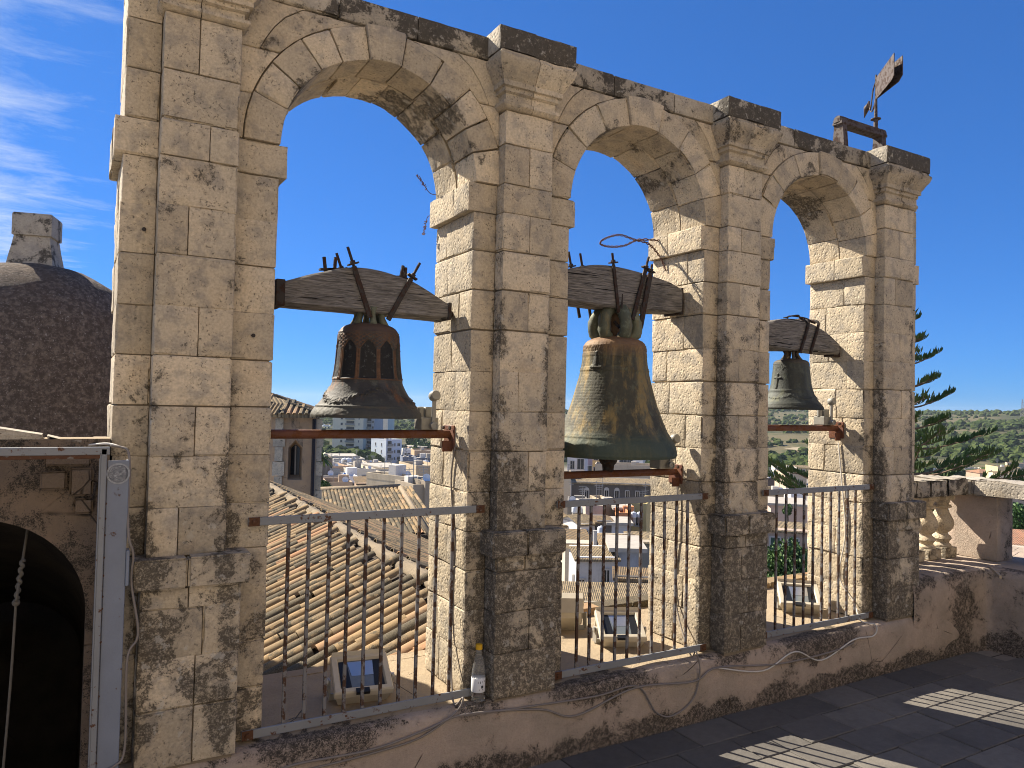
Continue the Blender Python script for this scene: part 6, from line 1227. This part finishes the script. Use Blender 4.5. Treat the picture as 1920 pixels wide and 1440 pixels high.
tank(646, 870, 190, .8, 'left white tank of the pair below the pavilion', 'tankw'); tank(653, 870, 190, .8, 'right white tank of the pair below the pavilion', 'tankw'); tank(783, 875, 200, .9, 'left white tank above the tan stone wall', 'tankw'); tank(798, 875, 200, .9, 'right white tank above the tan stone wall', 'tankw')
tank(1078, 961, 80, .36, 'left of the two pale tanks behind the middle railing', 'tankw'); tank(1091, 961, 80, .36, 'right of the two pale tanks behind the middle railing', 'tankw'); tank(1188, 970, 76, .3, 'left tank beside the yellow house by the middle reveal', 'tankw'); tank(1200, 970, 76, .3, 'right tank beside the yellow house by the middle reveal', 'tankw'); tank(1127, 1000, 60, .3, 'bluish tank in the courtyard behind the middle railing', 'tankw')
mb = MB(); p = DD(1115.5, 1022, 52); mb.lathe([(.13, -.5), (.13, .95), (.16, .95), (.16, 1.02), (.05, 1.03)], 14, p); tag(mb.build('chimney', M['wframe'], None, 40), 'round white chimney pipe standing among the tile roofs', 'chimney')
# ================================================================== TREES
def leaves(mb, c, rx, ry, rz, n, s, rnd_, hollow=.45):
    vs = []; fs = []
    for i in range(n):
        while True:
            v = Vector((rnd_.uniform(-1, 1), rnd_.uniform(-1, 1), rnd_.uniform(-1, 1)))
            if hollow < v.length < 1: break
        b_ = 1+.35*noise.noise(v*2.6+c)
        p = c+Vector((v.x*rx*b_, v.y*ry*b_, v.z*rz*b_)); a = Vector((rnd_.uniform(-1, 1), rnd_.uniform(-1, 1), rnd_.uniform(-.3, 1))).normalized(); u = a.orthogonal().normalized(); w_ = a.cross(u); q = s*rnd_.uniform(.6, 1.3); k = len(vs)
        vs += [p-u*q, p+w_*q*.45, p+u*q, p-w_*q*.45]; fs.append((k, k+1, k+2, k+3))
    mb.add(vs, fs)
def bush_tree(label, px, py, d, r, n, s, seed, rz=None, trunk=3.0, cat='tree', name='leafy_tree'):
    p = DD(px, py, d); base = Vector((p.x, p.y, p.z-r-trunk)); t_ = thing(name, base, label, cat); rn = random.Random(seed); mb = MB()
    for i in range(7): o_ = Vector((rn.uniform(-.5, .5), rn.uniform(-.5, .5), rn.uniform(-.45, .5)))*r; leaves(mb, p+o_, r*.62, r*.62, (rz or r)*.6, n//7, s, rn)
    mb.build('crown', M['leaf'], t_, False, None, False)
    mb = MB(); mb.tube([base, base+Vector((.1, 0, trunk*.6)), p-Vector((0, 0, r*.3))], [.18, .14, .08], 8)
    for i in range(5): a = rn.uniform(0, 6.28); mb.tube([p-Vector((0, 0, r*.5)), p+Vector((math.cos(a)*r*.4, math.sin(a)*r*.4, r*.1)), p+Vector((math.cos(a)*r*.7, math.sin(a)*r*.7, r*.4))], [.08, .05, .02], 6)
    mb.build('trunk', M['bark'], t_, True)
bush_tree('dense glossy green tree below the right arch railing', 1478, 1088, 27, 1.35, 9000, .085, 3, 1.3)
bush_tree('green tree seen through the end balusters', 1925, 985, 36, 1.1, 4000, .09, 5)
bush_tree('dark green bush right of the turret foot', 609, 912, 62, .5, 900, .1, 8, trunk=1.0, name='bush', cat='bush')
for i, (px, py, d, r, lb) in enumerate(((1500, 1040, 50, .5, 'small bush on the wall above the dense green tree'), (1476, 955, 80, .6, 'green bush in the courtyard of the pinkish house'), (800, 840, 430, 7, 'round dark wood edge tree right of the white apartment block'), (778, 836, 450, 6, 'tall dark tree at the wood edge behind the flats'))): bush_tree(lb, px, py, d, r, 1500, .12 if r < 2 else .9, 30+i, trunk=2.0)
# palm
p = DD(603, 858, 78); pb = Vector((p.x, p.y, p.z-7)); pm = thing('palm_tree', pb, 'small palm tree standing just right of the turret', 'palm'); mb = MB(); mb.tube([pb, pb+Vector((.1, 0, 4)), p], [.22, .18, .16], 10); mb.build('trunk', M['bark'], pm, True); mb = MB(); rn = random.Random(4)
for i in range(46):
    a = rn.uniform(0, 6.28); el = rn.uniform(-.5, 1.3); L_ = rn.uniform(1.1, 1.7); d_ = Vector((math.cos(a)*math.cos(el), math.sin(a)*math.cos(el), math.sin(el))); side = d_.cross(Vector((0, 0, 1))).normalized(); pts = [p+d_*L_*t_+Vector((0, 0, -.55*L_*t_*t_)) for t_ in (0, .35, .7, 1)]
    mb.add([pts[0]-side*.03, pts[0]+side*.03, pts[1]-side*.13, pts[1]+side*.13, pts[2]-side*.12, pts[2]+side*.12, pts[3]], [(0, 1, 3, 2), (2, 3, 5, 4), (4, 5, 6)])
mb.build('crown', M['palm'], pm, False, None, False)
# araucaria behind the end pier
ar = random.Random(9); tp = DD(1684, 700, 10.5); tb = Vector((tp.x, tp.y, -15)); at_ = thing('araucaria_tree', tb, 'araucaria with tiers of upright green fingers behind the end pier', 'tree')
mb = MB(); mb.tube([tb, Vector((tp.x, tp.y, -6)), Vector((tp.x, tp.y, 0)), Vector((tp.x, tp.y, 3.4))], [.30, .22, .12, .03], 10); mb.build('trunk', M['bark'], at_, True)
mf, ms = MB(), MB(); z = 2.9; k = 0
while z > .15:
    L0 = .36+(2.7-z)*.27+max(0, 1.35-z)*.85; nb = 6
    for b in range(nb):
        a = 2*math.pi*b/nb+k*.55+ar.uniform(-.2, .2); L_ = min(L0, 2.5)*ar.uniform(.8, 1.08); dh = Vector((math.cos(a), math.sin(a), 0)); p0 = Vector((tp.x, tp.y, z)); rise = ar.uniform(.22, .42)
        pts = crom([p0, p0+dh*L_*.4+Vector((0, 0, L_*.06*rise)), p0+dh*L_*.75+Vector((0, 0, L_*.5*rise)), p0+dh*L_+Vector((0, 0, L_*.95*rise))], 6); ms.tube(pts, [.016*(1-.75*i/len(pts)) for i in range(len(pts))], 5, False)
        sd = dh.cross(Vector((0, 0, 1))); n_ = len(pts); st0 = .46
        # side shoots, each a plume of upright fingers
        plumes = [(pts, st0)]
        for q in range(4):
            i0 = int(n_*(.52+.11*q)); s_ = 1 if q % 2 else -1; l2 = L_*ar.uniform(.22, .36)*(1-.1*q); e0 = pts[i0]; pl = [e0+(dh*.75+sd*s_*.65)*l2*t_+Vector((0, 0, l2*.35*t_*t_)) for t_ in (0, .25, .5, .75, 1)]; ms.tube(pl, [.006, .005, .004, .003, .002], 4, False); plumes.append((pl, .15))
        for pl, s0 in plumes:
            tot = sum((pl[i+1]-pl[i]).length for i in range(len(pl)-1)); nf = int(tot*(1-s0)/.016)
            for f in range(nf):
                u = s0+(1-s0)*(f+ar.random())/nf; x_ = u*(len(pl)-1); i = min(int(x_), len(pl)-2); c_ = pl[i].lerp(pl[i+1], x_-i); fl_ = ar.uniform(.10, .17)*(1-.45*u)*(.75+.5*ar.random()); d_ = (Vector((0, 0, 1))+dh*ar.uniform(.05, .45)+sd*ar.choice((-1, 1))*ar.uniform(.05, .55)).normalized(); t1 = c_+d_*fl_
                w_ = .0095; o1 = d_.orthogonal().normalized(); o2 = d_.cross(o1); mid = c_+d_*fl_*.55; b_ = len(mf.v)
                mf.add([c_+o1*w_*.6, c_-o1*w_*.3+o2*w_*.5, c_-o1*w_*.3-o2*w_*.5, mid+o1*w_*1.3, mid-o1*w_*.65+o2*w_*1.1, mid-o1*w_*.65-o2*w_*1.1, t1], [(0, 1, 4, 3), (1, 2, 5, 4), (2, 0, 3, 5), (3, 4, 6), (4, 5, 6), (5, 3, 6)])
    z -= .31*ar.uniform(.85, 1.2); k += 1
ms.build('branches', M['bark'], at_, False, None, False); mf.build('crown', M['arau'], at_, False, None, False)
# pylon on the far hill
pp = DD(1917, 790, 900); g = gz(pp.x, pp.y); py_ = thing('power_pylon', (pp.x, pp.y, g), 'thin lattice power pylon on the hillside at the right edge', 'pylon'); mb = MB(); Ht = 24
for i in range(4):
    a = math.pi/4+i*math.pi/2; mb.bar((pp.x+2.4*math.cos(a), pp.y+2.4*math.sin(a), g), (pp.x+.4*math.cos(a), pp.y+.4*math.sin(a), g+Ht), .22, .22)
for j in range(8):
    z0, z1 = g+j*3, g+j*3+3; r0, r1 = 2.4-2*j/8, 2.4-2*(j+1)/8
    for i in range(4): a, b = math.pi/4+i*math.pi/2, math.pi/4+(i+1)*math.pi/2; mb.bar((pp.x+r0*math.cos(a), pp.y+r0*math.sin(a), z0), (pp.x+r1*math.cos(b), pp.y+r1*math.sin(b), z1), .12, .12)
mb.build('lattice', M['steel'], py_); mb = MB()
for z0 in (17, 20.5): mb.bar((pp.x-4, pp.y, g+z0), (pp.x+4, pp.y, g+z0), .2, .2)
mb.build('cross_arm', M['steel'], py_)
SC.cycles.max_bounces = 8; SC.cycles.diffuse_bounces = 4; SC.cycles.use_denoising = True; SC.cycles.pixel_filter_type = 'BLACKMAN_HARRIS'; SC.cycles.filter_width = 1.0
# ================================================================== AIR
hm = bpy.data.materials.new('air'); hm.use_nodes = True; ht_ = hm.node_tree; ht_.nodes.clear(); pv = ht_.nodes.new('ShaderNodeVolumePrincipled'); oo = ht_.nodes.new('ShaderNodeOutputMaterial'); ht_.links.new(pv.outputs[0], oo.inputs['Volume'])
pv.inputs['Color'].default_value = (0.72, 0.82, 0.95, 1); pv.inputs['Density'].default_value = 0.00008; pv.inputs['Anisotropy'].default_value = 0.2
mb = MB(); mb.box(-3200, 3900, -60, 4200, -140, 40); hz_ = mb.build('haze', hm); tag(hz_, kind='stuff')
